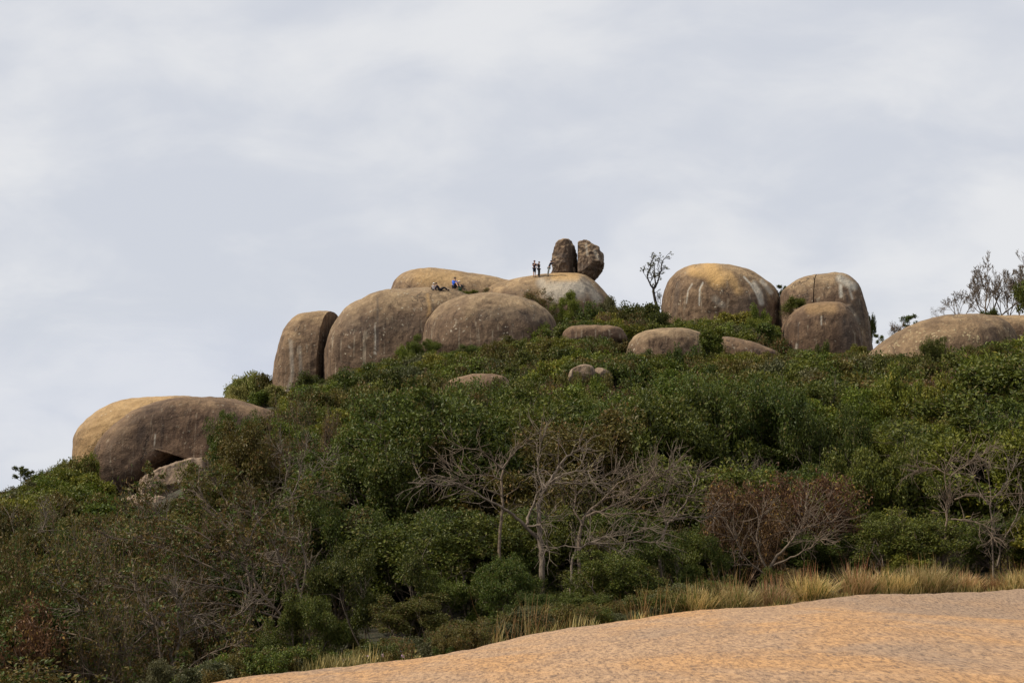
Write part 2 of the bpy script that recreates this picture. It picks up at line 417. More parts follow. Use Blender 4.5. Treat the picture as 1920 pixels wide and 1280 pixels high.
ysl = np.concatenate([np.linspace(-8, 12, 50)[:-1], np.linspace(12, 43, 520)[:-1], np.linspace(43, 50, 20)])
Ys, Xs = np.meshgrid(ysl, xs, indexing='ij')
Zs = slab_z(Xs, Ys)
rl = vnoise(Xs * 5.5, Ys * 3.2, 41, 3); r2 = vnoise(Xs * 1.4, Ys * 0.9, 42, 3)
Zs = Zs + np.clip(rl, -0.2, 0.3) * 0.03 + r2 * 0.05      # scaly weathered crust
slab = link('rock_slab_ground', np_mesh('rock_slab_ground', np.stack([Xs, Ys, Zs], -1).reshape(-1, 3), grid_faces(len(xs), len(ysl)), mats=[M['slab']]))
tag(slab, kind='structure')

ys = np.concatenate([np.linspace(-60, 20, 15)[:-1], np.linspace(20, 270, 260), 270 + np.geomspace(4, 7000, 40)])
ts = np.linspace(-1, 1, 241)
Yg, Tg = np.meshgrid(ys, ts, indexing='ij')
Xg = Tg * (0.55 * np.maximum(Yg, 40) + 30 + np.clip(Yg - 250, 0, None) * 0.6)
Zg = ground_z(Xg, Yg)
ground = link('hillside_ground', np_mesh('hillside_ground', np.stack([Xg, Yg, Zg], -1).reshape(-1, 3), grid_faces(len(ts), len(ys)), mats=[M['soil']]))
tag(ground, kind='structure')

# ------------------------------------------------------------------ boulders
BVHS = []
def outline_at(pts, c, n):
    """resample a closed outline by angle about c, smoothed"""
    q = np.array(pts, float); m = len(q)
    # Catmull-Rom through the points
    out = []
    for i in range(m):
        p0, p1, p2, p3 = q[i - 1], q[i], q[(i + 1) % m], q[(i + 2) % m]
        for t in np.linspace(0, 1, 12, endpoint=False):
            out.append(0.5 * ((2 * p1) + (-p0 + p2) * t + (2 * p0 - 5 * p1 + 4 * p2 - p3) * t * t + (-p0 + 3 * p1 - 3 * p2 + p3) * t ** 3))
    q = np.array(out)
    # arc-length resample keeps the shape even where it is not star shaped
    seg = np.linalg.norm(np.roll(q, -1, 0) - q, axis=1); L = np.concatenate([[0], np.cumsum(seg)])
    qq = np.vstack([q, q[:1]])
    s_ = np.linspace(0, L[-1], n, endpoint=False)
    return np.stack([np.interp(s_, L, qq[:, 0]), np.interp(s_, L, qq[:, 1])], -1)

def pillow(pts, c, d, T, p=2.5, nu=240, nv=110, back=1.0, soft=False):
    o = outline_at(pts, c, nu)
    area = np.sum(o[:, 0] * np.roll(o[:, 1], -1) - np.roll(o[:, 0], -1) * o[:, 1])
    if area < 0: o = o[::-1]
    O = np.array([P(a, b, d) for a, b in o]); C = np.array(P(c[0], c[1], d))
    ph = np.linspace(-math.pi / 2, math.pi / 2, nv)
    s_ = np.abs(np.cos(ph)) ** (2 / p); q = np.sign(np.sin(ph)) * np.abs(np.sin(ph)) ** (2 / p)
    if soft:                                      # notches of the rim stay at the rim
        k = int(nu * 0.09); ker = np.hanning(2 * k + 3)[1:-1]; ker /= ker.sum()
        O2 = np.stack([np.convolve(np.concatenate([O[-k:, i], O[:, i], O[:k, i]]), ker, 'valid') for i in range(3)], 1)
        O2 = C + (O2 - C) * 1.04; m_ = (s_ ** 9)[:, None, None]
        OO = O2[None] * (1 - m_) + O[None] * m_
        V = C + s_[:, None, None] * (OO - C)
    else:
        V = C + s_[:, None, None] * (O - C)[None]
    V[..., 1] = d + q[:, None] * T * np.where(q > 0, back, 1.0)[:, None]
    return V.reshape(-1, 3), grid_faces(nu, nv, True)

def stain_shading_values(co, strokes):
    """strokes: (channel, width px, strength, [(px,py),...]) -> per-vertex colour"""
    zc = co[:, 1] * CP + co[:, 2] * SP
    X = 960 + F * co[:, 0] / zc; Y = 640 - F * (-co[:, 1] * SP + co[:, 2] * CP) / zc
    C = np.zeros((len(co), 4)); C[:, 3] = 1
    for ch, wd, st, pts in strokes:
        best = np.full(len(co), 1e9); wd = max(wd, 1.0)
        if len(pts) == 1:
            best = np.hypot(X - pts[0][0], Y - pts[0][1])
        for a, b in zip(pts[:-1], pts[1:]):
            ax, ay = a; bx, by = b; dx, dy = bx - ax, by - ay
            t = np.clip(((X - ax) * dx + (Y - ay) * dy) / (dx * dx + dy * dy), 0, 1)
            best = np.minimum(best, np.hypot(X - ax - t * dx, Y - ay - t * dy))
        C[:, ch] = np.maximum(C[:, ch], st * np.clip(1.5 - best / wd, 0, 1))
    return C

def boulder(label, pillows, mat, amp=0.25, scale=0.22, fine=0.05, cuts=(), stains_and_shading=(), name='boulder',
            group='rounded granite boulders on the hill', cat='boulder', crag=0.0, remesh=None, seed=0, sub=1, facets=0):
    bm = bmesh.new()
    for (pts, c, d, T, kw) in pillows:
        kw = dict(kw); V, Fc = pillow(pts, c, d, T, **kw)
        me = np_mesh('t', V, Fc); bm.from_mesh(me); bpy.data.meshes.remove(me)
    bmesh.ops.remove_doubles(bm, verts=bm.verts, dist=1e-4)
    bmesh.ops.recalc_face_normals(bm, faces=bm.faces)
    if remesh:
        me = bpy.data.meshes.new('t'); bm.to_mesh(me); o = link('t', me)
        md = o.modifiers.new('r', 'REMESH'); md.mode = 'VOXEL'; md.voxel_size = remesh
        ms = o.modifiers.new('s', 'SMOOTH'); ms.iterations = 6; ms.factor = 0.6
        dg = bpy.context.evaluated_depsgraph_get(); ev = o.evaluated_get(dg)
        me2 = bpy.data.meshes.new_from_object(ev); bm.free(); bm = bmesh.new(); bm.from_mesh(me2)
        bpy.data.objects.remove(o); bpy.data.meshes.remove(me); bpy.data.meshes.remove(me2)
    if facets:                                    # broken planes: what sticks out beyond a plane is pressed onto it
        rf = np.random.RandomState(seed + 500); co_ = np.array([v.co[:] for v in bm.verts]); cc = (co_.max(0) + co_.min(0)) / 2
        for _f in range(facets):
            n_ = rf.normal(0, 1, 3) + np.array([0, -0.9, 0.1]); n_ /= np.linalg.norm(n_)
            pr = (co_ - cc) @ n_; hh = pr.max() * rf.uniform(0.74, 0.9)
            co_ -= n_[None] * (np.maximum(pr - hh, 0) * 0.92)[:, None]
        for v, c_ in zip(bm.verts, co_): v.co = c_
    bm.normal_update()
    so = Vector((seed * 13.7, seed * 5.1, seed * 2.3))
    for v in bm.verts:
        p = v.co
        n = noise.noise(p * scale + so) * amp + noise.noise(p * scale * 3.1 + so) * amp * 0.25
        n += noise.noise(p * 1.9 + so) * fine
        if crag:
            c_ = noise.cell(p * 0.9 + so)
            rg = 1 - abs(noise.noise(Vector((p.x * 1.3, p.y * 1.3, p.z * 0.8)) + so)) * 2
            n += crag * (0.6 * rg - 0.45) + crag * 0.5 * noise.noise(p * 3.3 + so)
        v.co = p + v.normal * n
    for (A, B, keep) in cuts:                       # vertical cut face through two ground points
        a = P(A[0], 600, A[1]); b_ = P(B[0], 600, B[1]); dr = (b_ - a); dr.z = 0; dr.normalize()
        nrm = Vector((dr.y, -dr.x, 0))              # points to the right of the line of travel
        if keep == 'right': nrm = -nrm
        geom = bm.verts[:] + bm.edges[:] + bm.faces[:]
        tilt = Vector((nrm.x, nrm.y, 0.0)).normalized()
        r_ = bmesh.ops.bisect_plane(bm, geom=geom, plane_co=a, plane_no=tilt, clear_outer=True)
        ed = [e for e in r_['geom_cut'] if isinstance(e, bmesh.types.BMEdge)]
        bmesh.ops.holes_fill(bm, edges=ed, sides=0)
        big = [f for f in bm.faces if len(f.verts) > 8]
        bmesh.ops.triangulate(bm, faces=big)
    base = Vector((0, 0, 0))
    lo = min(v.co.z for v in bm.verts); cx = sum((v.co for v in bm.verts), Vector()) / len(bm.verts)
    base = Vector((cx.x, cx.y, lo))
    co = np.array([v.co[:] for v in bm.verts])
    me = bpy.data.meshes.new(name); bm.to_mesh(me)
    BVHS.append((BVHTree.FromBMesh(bm), co.min(0), co.max(0)))
    bm.free()
    C = stain_shading_values(co, stains_and_shading)
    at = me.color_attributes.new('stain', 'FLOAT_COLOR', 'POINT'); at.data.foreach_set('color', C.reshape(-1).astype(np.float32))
    me.vertices.foreach_set('co', (co - np.array(base)).reshape(-1).astype(np.float32))
    me.polygons.foreach_set('use_smooth', np.full(len(me.polygons), True))
    if cuts:
        me.set_sharp_from_angle(angle=R(50))
    me.update(); me.materials.append(M[mat])
    o = link(name, me, loc=base)
    tag(o, label, cat, group)
    return o

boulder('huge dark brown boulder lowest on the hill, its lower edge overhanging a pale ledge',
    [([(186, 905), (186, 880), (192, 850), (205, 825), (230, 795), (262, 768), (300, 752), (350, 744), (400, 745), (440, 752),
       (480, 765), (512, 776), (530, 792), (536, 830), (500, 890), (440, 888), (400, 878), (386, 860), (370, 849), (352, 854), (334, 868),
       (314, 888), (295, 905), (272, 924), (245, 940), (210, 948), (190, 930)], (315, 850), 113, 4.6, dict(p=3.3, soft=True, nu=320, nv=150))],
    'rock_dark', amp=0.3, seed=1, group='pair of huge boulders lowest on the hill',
    stains_and_shading=[(0, 1.4, .6, [(291, 815), (289, 840)]), (1, 9, .3, [(196, 885), (206, 838), (240, 796), (272, 771), (309, 757)]), (1, 30, .2, [(300, 785), (240, 850), (220, 900)]), (1, 20, .25, [(420, 785), (460, 800)])])  # dark strokes along left rim and face paint in the shaded side
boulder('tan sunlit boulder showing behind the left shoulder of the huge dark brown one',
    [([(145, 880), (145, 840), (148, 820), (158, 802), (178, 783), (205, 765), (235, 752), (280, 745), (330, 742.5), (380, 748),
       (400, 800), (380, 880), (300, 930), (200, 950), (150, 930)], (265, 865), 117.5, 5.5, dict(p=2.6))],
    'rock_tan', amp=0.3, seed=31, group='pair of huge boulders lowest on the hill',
    stains_and_shading=[(2, 26, .38, [(160, 850), (172, 825), (205, 788), (245, 760), (300, 747)])])  # orange stroke paints sunlight onto the left flank
boulder('tall pillar-like boulder, leftmost of the summit cluster, its dark cleft face beside the next boulder',
    [([(508, 760), (512, 700), (518, 665), (530, 625), (545, 605), (565, 592), (592, 588), (620, 587), (640, 590), (655, 605),
       (660, 700), (650, 780), (560, 810), (510, 800)], (575, 730), 150, 4.6, dict(p=2.6))],
    'rock_tan', amp=0.25, seed=2, cuts=[((598, 146), (629, 150.5), 'left')],
    stains_and_shading=[(0, 3.5, .3, [(545, 640), (548, 700), (540, 735)]), (0, 3, .25, [(562, 650), (565, 720)])])
boulder('broad brown boulder with pale vertical seam, between the pillar boulder and front dome',
    [([(612, 740), (611, 680), (616, 640), (628, 607), (650, 580), (680, 565), (715, 552), (760, 546), (800, 545), (840, 546),
       (872, 556), (900, 580), (910, 700), (850, 760), (700, 800), (620, 790)], (735, 700), 149, 7, dict(p=2.7))],
    'rock', amp=0.3, seed=3,
    stains_and_shading=[(0, 1.2, .7, [(703, 608), (704, 640), (703, 668)]), (1, 2.0, .7, [(708, 560), (708, 590), (709, 660)]), (1, 16, .32, [(660, 612), (760, 606), (800, 616)]),
            (2, 2.0, .6, [(801, 552), (806, 575), (803, 590)]), (1, 1.6, .5, [(806, 556), (811, 580)]), (0, 1.2, .5, [(653, 648), (656, 652)])])
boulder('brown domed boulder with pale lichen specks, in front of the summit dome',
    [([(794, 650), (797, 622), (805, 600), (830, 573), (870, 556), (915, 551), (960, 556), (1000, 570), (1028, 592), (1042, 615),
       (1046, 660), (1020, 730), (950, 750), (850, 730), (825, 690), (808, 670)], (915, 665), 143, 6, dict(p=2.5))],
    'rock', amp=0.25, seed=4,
    stains_and_shading=[(1, 12, .38, [(905, 590), (960, 585), (1010, 600)]), (1, 3, .35, [(962, 580), (960, 625)])])
boulder('long low tan dome at the back of the summit, behind the resting hikers',
    [([(734, 575), (737, 537), (752, 518), (775, 509), (810, 506.5), (860, 512), (905, 517.5), (940, 525), (990, 542), (1010, 600),
       (900, 650), (760, 640)], (850, 600), 172, 7, dict(p=2.4))],
    'rock_tan', amp=0.2, seed=5, stains_and_shading=[(2, 16, .35, [(790, 520), (850, 522)])])
boulder('pale grey and tan summit dome that carries the two split rocks and three hikers',
    [([(898, 580), (912, 546), (950, 530.5), (1000, 520.5), (1035, 516.5), (1060, 516), (1092, 519), (1113, 530), (1133, 550), (1150, 572),
       (1160, 600), (1150, 680), (1040, 710), (920, 680), (893, 620)], (1030, 620), 168, 8, dict(p=2.3))],
    'rock_tan', amp=0.12, fine=0.03, seed=6,
    stains_and_shading=[(0, 18, .62, [(1035, 545), (1085, 540)]), (0, 9, .55, [(1015, 530), (1040, 560)]), (0, 9, .5, [(1100, 535), (1120, 560)]),
            (1, 1.4, .6, [(1088, 524), (1100, 534), (1112, 540)]), (2, 7, .6, [(1040, 519), (1080, 520)]), (1, 2, .5, [(1100, 540), (1108, 556)]),
            (1, 10, .3, [(960, 548), (1005, 535)])])
boulder('upright craggy rock beside the hikers, left half of the split pair on the summit',
    [([(1034.5, 516), (1036, 505), (1033.5, 492), (1036, 475), (1040, 461), (1047, 453.5), (1058, 450), (1070, 451), (1078, 461), (1085, 476),
       (1088, 493), (1087, 518), (1060, 518.5)], (1058, 490), 167, 1.7, dict(p=3.4, nu=180, nv=80))],
    'rock_craggy', amp=0.16, scale=0.6, fine=0.08, crag=0.2, facets=9, seed=7, name='split_rock', cat='rock', group='split pair of rocks on the summit',
    cuts=[((1063.5, 165.4), (1084.5, 168.2), 'left')], stains_and_shading=[(1, 4, .6, [(1045, 478), (1060, 480)]), (1, 3, .5, [(1043, 492), (1060, 489)])])
boulder('craggy rock with one sheer vertical edge, right half of the split pair on the summit',
    [([(1077, 519), (1078, 490), (1079, 460), (1083, 452), (1097, 451.5), (1108, 456), (1119, 463), (1130, 474), (1133, 490), (1130, 506), (1122, 520),
       (1114, 526.5), (1100, 524)], (1106, 492), 167, 2.0, dict(p=3.2, nu=180, nv=80))],
    'rock_craggy', amp=0.14, scale=0.6, fine=0.08, crag=0.17, facets=10, seed=8, name='split_rock', cat='rock', group='split pair of rocks on the summit', cuts=[((1083.2, 165), (1085, 169), 'right')],
    stains_and_shading=[(0, 2, .35, [(1099, 458), (1101, 478)]), (1, 5, .4, [(1088, 500), (1115, 505)]), (0, 3, .3, [(1115, 470), (1122, 485)])])
boulder('small pale stone wedged in the gap between the split summit rocks',
    [([(1068, 516), (1069, 503), (1073, 499), (1078, 502), (1081, 512), (1081, 520), (1074, 519)], (1075, 510), 167.6, 0.7, dict(p=2.5, nu=60, nv=30))],
    'rock_pale', amp=0.05, scale=1, fine=0.03, crag=0.06, seed=9, name='wedged_stone', cat='stone', group='')
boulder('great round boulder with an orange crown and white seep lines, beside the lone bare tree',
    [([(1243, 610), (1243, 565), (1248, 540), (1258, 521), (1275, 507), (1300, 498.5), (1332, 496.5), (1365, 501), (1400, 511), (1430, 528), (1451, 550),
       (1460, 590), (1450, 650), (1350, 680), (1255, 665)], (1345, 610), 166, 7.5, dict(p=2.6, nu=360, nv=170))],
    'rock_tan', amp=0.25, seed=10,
    stains_and_shading=[(0, 1.3, .95, [(1318, 530), (1312, 542), (1311, 572)]), (0, 1.1, .7, [(1298, 532), (1290, 545), (1287, 568)]),
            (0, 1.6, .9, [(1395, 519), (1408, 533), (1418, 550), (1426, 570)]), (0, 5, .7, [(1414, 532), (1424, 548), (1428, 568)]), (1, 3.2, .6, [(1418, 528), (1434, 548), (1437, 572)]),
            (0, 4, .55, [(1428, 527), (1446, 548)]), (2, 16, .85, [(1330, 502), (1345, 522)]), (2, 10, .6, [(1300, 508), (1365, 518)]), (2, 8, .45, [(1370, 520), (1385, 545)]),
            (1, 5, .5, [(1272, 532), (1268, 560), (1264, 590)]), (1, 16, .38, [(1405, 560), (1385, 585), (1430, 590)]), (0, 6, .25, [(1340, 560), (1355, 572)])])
WHOLE = ([(1462, 620), (1466, 555), (1480, 535.5), (1500, 523), (1520, 517.5), (1542, 515.5), (1562, 514), (1585, 520), (1603, 535), (1613, 560), (1622, 595),
          (1627, 640), (1628, 700), (1560, 720), (1500, 700), (1465, 660)], (1555, 640), 161, 5.0, dict(p=2.7, nu=240))
boulder('left half of the cracked boulder east of the great round one, shrubs at its foot',
    [WHOLE], 'rock', amp=0.15, seed=11, cuts=[((1524, 156), (1536, 161), 'left')], group='cracked boulder halves')
boulder('right half of the cracked boulder, streaked with white at the top',
    [WHOLE], 'rock', amp=0.15, seed=11, cuts=[((1525.8, 156), (1537.8, 161), 'right')], group='cracked boulder halves',
    stains_and_shading=[(0, 7, .7, [(1575, 522), (1600, 537)]), (0, 3, .8, [(1576, 535), (1577, 555)]), (0, 2, .6, [(1590, 532), (1598, 560)]), (1, 3, .6, [(1585, 545), (1590, 562), (1610, 590)]),
            (1, 6, .5, [(1608, 565), (1617, 610)]), (0, 7, .3, [(1590, 580), (1605, 600)])])
boulder('smooth upright brown boulder in front of the cracked one',
    [([(1462, 660), (1466, 622), (1474, 600), (1490, 583), (1512, 573), (1545, 570), (1572, 572), (1590, 588), (1604, 615), (1612, 650), (1612, 700), (1570, 730), (1500, 725), (1466, 700)],
      (1535, 670), 154, 4.6, dict(p=2.9))],
    'rock_dark', amp=0.2, seed=13,
    stains_and_shading=[(0, 1.3, .6, [(1540, 593), (1540, 608)]), (1, 1.4, .6, [(1497, 605), (1496, 655)]), (0, 2, .6, [(1494, 645), (1493, 652)]), (1, 14, .55, [(1588, 605), (1590, 650)]), (2, 10, .25, [(1520, 578), (1560, 577)])])  # wide dark stroke paints shade onto the right-facing side
boulder('wide low lichen-spotted dome at the foot of the leafless trees on the right',
    [([(1590, 720), (1628, 665), (1655, 640), (1690, 618), (1730, 603), (1780, 595.5), (1830, 596), (1865, 604), (1885, 622), (1898, 650), (1915, 700), (1750, 760), (1620, 750)],
      (1760, 680), 112, 6, dict(p=2.3))],
    'rock_spotted', amp=0.15, seed=14, stains_and_shading=[(1, 12, .3, [(1850, 615), (1870, 650)])])
boulder('tan rock shelf behind the spotted dome, under the dark green tree',
    [([(1790, 640), (1810, 600), (1850, 595), (1900, 593.5), (1960, 598), (2030, 615), (2060, 670), (1950, 720), (1850, 700)], (1920, 650), 119, 5, dict(p=2.3))],
    'rock_tan', amp=0.15, seed=15, stains_and_shading=[(0, 2.0, .8, [(1865, 612), (1893, 636)])])
boulder('flat reddish boulder, like a lens, among shrubs beneath the summit dome',
    [([(1055, 630), (1062, 617), (1085, 612), (1130, 611), (1158, 614), (1170, 624), (1172, 642), (1120, 655), (1062, 650)], (1112, 634), 134, 2.2, dict(p=2.4, nu=140, nv=60))],
    'rock_dark', amp=0.1, seed=16, group='low boulders among the shrubs', stains_and_shading=[(1, 4, .5, [(1065, 636), (1165, 640)])])
boulder('low rounded boulder just left of the dark upright shrub',
    [([(1174, 665), (1186, 634), (1210, 621), (1245, 616), (1290, 619), (1318, 630), (1336, 655), (1335, 710), (1260, 720), (1180, 705)], (1255, 665), 128, 3.2, dict(p=2.5, nu=160, nv=70))],
    'rock', amp=0.12, seed=17, group='low boulders among the shrubs')
boulder('low sloping boulder just right of the dark upright shrub, under the bright green bushes',
    [([(1310, 680), (1320, 645), (1350, 634), (1395, 639), (1435, 651), (1462, 668), (1470, 720), (1400, 730), (1325, 720)], (1385, 680), 130, 3, dict(p=2.4, nu=160, nv=70))],
    'rock_dark', amp=0.1, seed=18, group='low boulders among the shrubs')
boulder('smooth low boulder half buried in the shrubs at the middle of the slope',
    [([(822, 735), (840, 716), (865, 706), (895, 701), (925, 702), (952, 712), (968, 745), (900, 775), (830, 765)], (895, 738), 100, 2.2, dict(p=2.3, nu=140, nv=60))],
    'rock_dark', amp=0.08, seed=19, group='low boulders among the shrubs')
boulder('larger of two small rocks side by side among the shrubs below the flat boulder',
    [([(1066, 707), (1072, 692), (1088, 686.5), (1103, 686), (1113, 692), (1116, 708), (1095, 718), (1070, 716)], (1092, 702), 98, 0.9, dict(p=2.6, nu=100, nv=50))],
    'rock_pale', amp=0.08, scale=.6, fine=0.05, facets=7, seed=20, name='small_rock', cat='rock', group='two small rocks on the slope', stains_and_shading=[(1, 3, .6, [(1108, 690), (1112, 704)])])
boulder('smaller grey one of two small rocks side by side on the slope',
    [([(1111, 708), (1114, 694), (1122, 689.5), (1135, 692), (1144, 700), (1146, 712), (1128, 718)], (1128, 704), 98.5, 0.6, dict(p=2.5, nu=80, nv=40))],
    'rock_pale', amp=0.06, scale=.7, fine=0.05, facets=7, seed=21, name='small_rock', cat='rock', group='two small rocks on the slope')
boulder('pale rough rock ledge under the hollow of the huge lowest boulder',
    [([(255, 925), (266, 902), (283, 887), (312, 872), (345, 861), (375, 856), (400, 860), (425, 880), (420, 930), (350, 960), (270, 955)], (335, 905), 106, 2.6, dict(p=2.6, nu=160, nv=70))],
    'rock_pale', amp=0.15, fine=0.1, crag=0.10, facets=7, seed=22, name='rock_ledge', cat='ledge', group='pale ledges under the lowest boulder', stains_and_shading=[(1, 2.2, .7, [(312, 880), (330, 872), (352, 868)])])
boulder('lower pale rock ledge showing between bare twigs, under the other ledge',
    [([(236, 955), (245, 933), (262, 924), (295, 928), (325, 940), (345, 965), (330, 1000), (270, 1010), (240, 985)], (285, 960), 99, 2.0, dict(p=2.6, nu=140, nv=60))],
    'rock_pale', amp=0.12, fine=0.1, crag=0.08, facets=7, seed=23, name='rock_ledge', cat='ledge', group='pale ledges under the lowest boulder')
boulder('small brown rock in green bushes at the left foot of the huge boulder',
    [([(110, 995), (125, 970), (155, 955), (185, 950), (205, 965), (205, 1000), (150, 1015)], (160, 980), 97, 1.6, dict(p=2.4, nu=100, nv=50))],
    'rock', amp=0.1, seed=24, name='small_rock', cat='rock', group='')

def rock_hit(origin, direction):
    best = None
    for bvh, lo, hi in BVHS:
        h = bvh.ray_cast(origin, direction)
        if h[0] is not None and (best is None or h[3] < best[1]): best = (h[0], h[3])
    return best[0] if best else None

def on_rock(px, py):
    v = P(px, py, 1.0).normalized()
    return rock_hit(Vector((0, 0, 0)), v)

def rock_above(x, y, r=0.0):
    """height of the highest rock over a ground point, or None"""
    top = None
    for bvh, lo, hi in BVHS:
        if lo[0] - r <= x <= hi[0] + r and lo[1] - r <= y <= hi[1] + r:
            for dx, dy in ((0, 0), (r, 0), (-r, 0), (0, r), (0, -r)):
                h = bvh.ray_cast(Vector((x + dx, y + dy, 90)), Vector((0, 0, -1)))
                if h[0] is not None and (top is None or h[0].z > top): top = h[0].z
    return top

# ------------------------------------------------------------------ plants
def tubes_mesh(tubes, sides=4):
    """tubes: list of (points (n,3), radii (n,))"""
    V, Fc, base = [], [], 0
    ang = np.linspace(0, 2 * math.pi, sides, endpoint=False)
    ca, sa = np.cos(ang), np.sin(ang)
    for pts, rad in tubes:
        pts = np.asarray(pts); n = len(pts)
        tg = np.gradient(pts, axis=0); tg /= np.linalg.norm(tg, axis=1, keepdims=True) + 1e-9
        up = np.array([0.31, 0.17, 0.93]) if abs(tg[0, 2]) < 0.9 else np.array([0.9, 0.3, 0.1])
        u = np.cross(tg, up); u /= np.linalg.norm(u, axis=1, keepdims=True) + 1e-9
        v = np.cross(tg, u)
        ring = pts[:, None] + rad[:, None, None] * (u[:, None] * ca[None, :, None] + v[:, None] * sa[None, :, None])
        V.append(ring.reshape(-1, 3)); Fc.append(grid_faces(sides, n, True) + base); base += n * sides
    return np.concatenate(V), np.concatenate(Fc)

def leaves_mesh(C, D, Nn, L, W, fold=0.25):
    """diamond leaves: centres, directions, normals, length, width"""
    D = D / (np.linalg.norm(D, axis=1, keepdims=True) + 1e-9)
    S = np.cross(D, Nn); S /= np.linalg.norm(S, axis=1, keepdims=True) + 1e-9
    Nn = np.cross(S, D)
    L = L[:, None]; W = W[:, None]
    a = C - D * L * 0.5; c = C + D * L * 0.5
    b = C + S * W * 0.5 + Nn * W * fold; e = C - S * W * 0.5 + Nn * W * fold
    V = np.stack([a, b, c, e], 1).reshape(-1, 3)
    i = np.arange(len(C))[:, None] * 4
    return V, np.concatenate([i, i + 1, i + 2, i + 3], 1)

def grow(rng, height, stems, levels, spread=0.5, r0=0.06, kids=(4, 6), wander=0.18, upness=0.12, ratio=0.62, angle=(0.45, 0.95), flat=0.0, lean=(0, 0), start=0.35, trunk=0.35, rmin=0.004):
    tubes, tips = [], []
    def branch(p, d, length, rad, lev):
        n = 5 if lev < levels else 4
        pts = [p]; dd = d.copy()
        for i in range(n):
            dd = dd + rng.normal(0, wander, 3) + np.array([0, 0, upness])
            if flat: dd[2] *= (1 - flat)
            dd /= np.linalg.norm(dd); pts.append(pts[-1] + dd * length / n)
        pts = np.array(pts); rr = np.maximum(np.linspace(rad, rad * (0.5 if lev < levels else 0.35), n + 1), rmin)
        tubes.append((pts, rr))
        if lev >= levels:
            tips.append((pts[-1], dd)); tips.append((pts[-3], dd))
            return
        k = rng.randint(kids[0], kids[1] + 1)
        for j in range(k):
            t = start + (1 - start) * (j + rng.rand()) / k if lev else trunk + (1 - trunk) * (j + rng.rand()) / k
            f = t * n; i0 = min(int(f), n - 1)
            q = pts[i0] + (pts[i0 + 1] - pts[i0]) * (f - i0)
            a = rng.uniform(*angle); az = rng.uniform(0, 2 * math.pi)
            base = pts[i0 + 1] - pts[i0]; base /= np.linalg.norm(base)
            o = np.cross(base, [math.cos(az), math.sin(az), 0.3]); o /= np.linalg.norm(o) + 1e-9
            nd = base * math.cos(a) + o * math.sin(a)
            branch(q, nd, length * ratio * rng.uniform(0.7, 1.25) * (1.15 - 0.4 * t), rr[i0] * 0.62, lev + 1)
    for s_ in range(stems):
        az = 2 * math.pi * (s_ + rng.rand() * 0.7) / stems
        tilt = spread * rng.uniform(0.4, 1.0) if stems > 1 else 0.08
        d = np.array([math.cos(az) * tilt + lean[0], math.sin(az) * tilt + lean[1], 1.0]); d /= np.linalg.norm(d)
        branch(np.array([math.cos(az) * 0.05 * (stems > 1), math.sin(az) * 0.05 * (stems > 1), -0.25]), d, height * rng.uniform(0.8, 1.0), r0 * rng.uniform(0.75, 1.1), 0)
    return tubes, tips

def foliage(rng, tips, per_tip, rad, L, Wd, up=0.5, total=None):
    T = np.array([t[0] for t in tips]); n = len(T)
    if total: per_tip = max(3, int(total / n))
    cl = rng.uniform(0.6, 1.4, n)                      # uneven clusters
    idx = np.repeat(np.arange(n), per_tip)
    N = len(idx)
    o = rng.normal(0, 1, (N, 3)); o /= np.linalg.norm(o, axis=1, keepdims=True)
    r = rng.rand(N) ** 0.45
    C = T[idx] + o * (r * rad * cl[idx])[:, None] * np.array([1, 1, 0.72])
    D = o * 0.8 + rng.normal(0, 0.6, (N, 3)); Nn = np.array([0, 0, up]) + o * 0.5 + rng.normal(0, 0.45, (N, 3))
    sz = rng.uniform(0.65, 1.3, N)
    return leaves_mesh(C, D, Nn, L * sz, Wd * sz)

PROTO = {}
def proto(key, seed, g, leaf=None, keep=1.0, bark='bark', leafmat='green', sides=4, trunk_levels=None, total=9000, rad=0.3, L=0.1, W=0.05, up=0.5):
    rng = np.random.RandomState(seed)
    tubes, tips = grow(rng, **g)
    V, Fc = tubes_mesh(tubes, sides)
    tv = [V]
    if leaf is not False:
        if keep < 1: tips = [t for t in tips if rng.rand() < keep]
        LV, LF = foliage(rng, tips, None, rad, L, W, up, total)
        allV = np.concatenate([V, LV])
    else:
        LV = None; allV = V
    zt = np.percentile(allV[:, 2], 99.7); wd = np.percentile(np.abs(allV[:, 0]), 98) + np.percentile(np.abs(allV[:, 1]), 98)
    tm = np_mesh(key + '_branches', V, Fc, mats=[M[bark]])
    cm = np_mesh(key + '_leaves', LV, LF, smooth=False, mats=[M[leafmat]]) if LV is not None else None
    PROTO[key] = dict(trunk=tm, crown=cm, h=float(zt), w=float(wd), V=V, F=Fc, LV=LV, LF=LF if LV is not None else None, bark=bark, leafmat=leafmat)

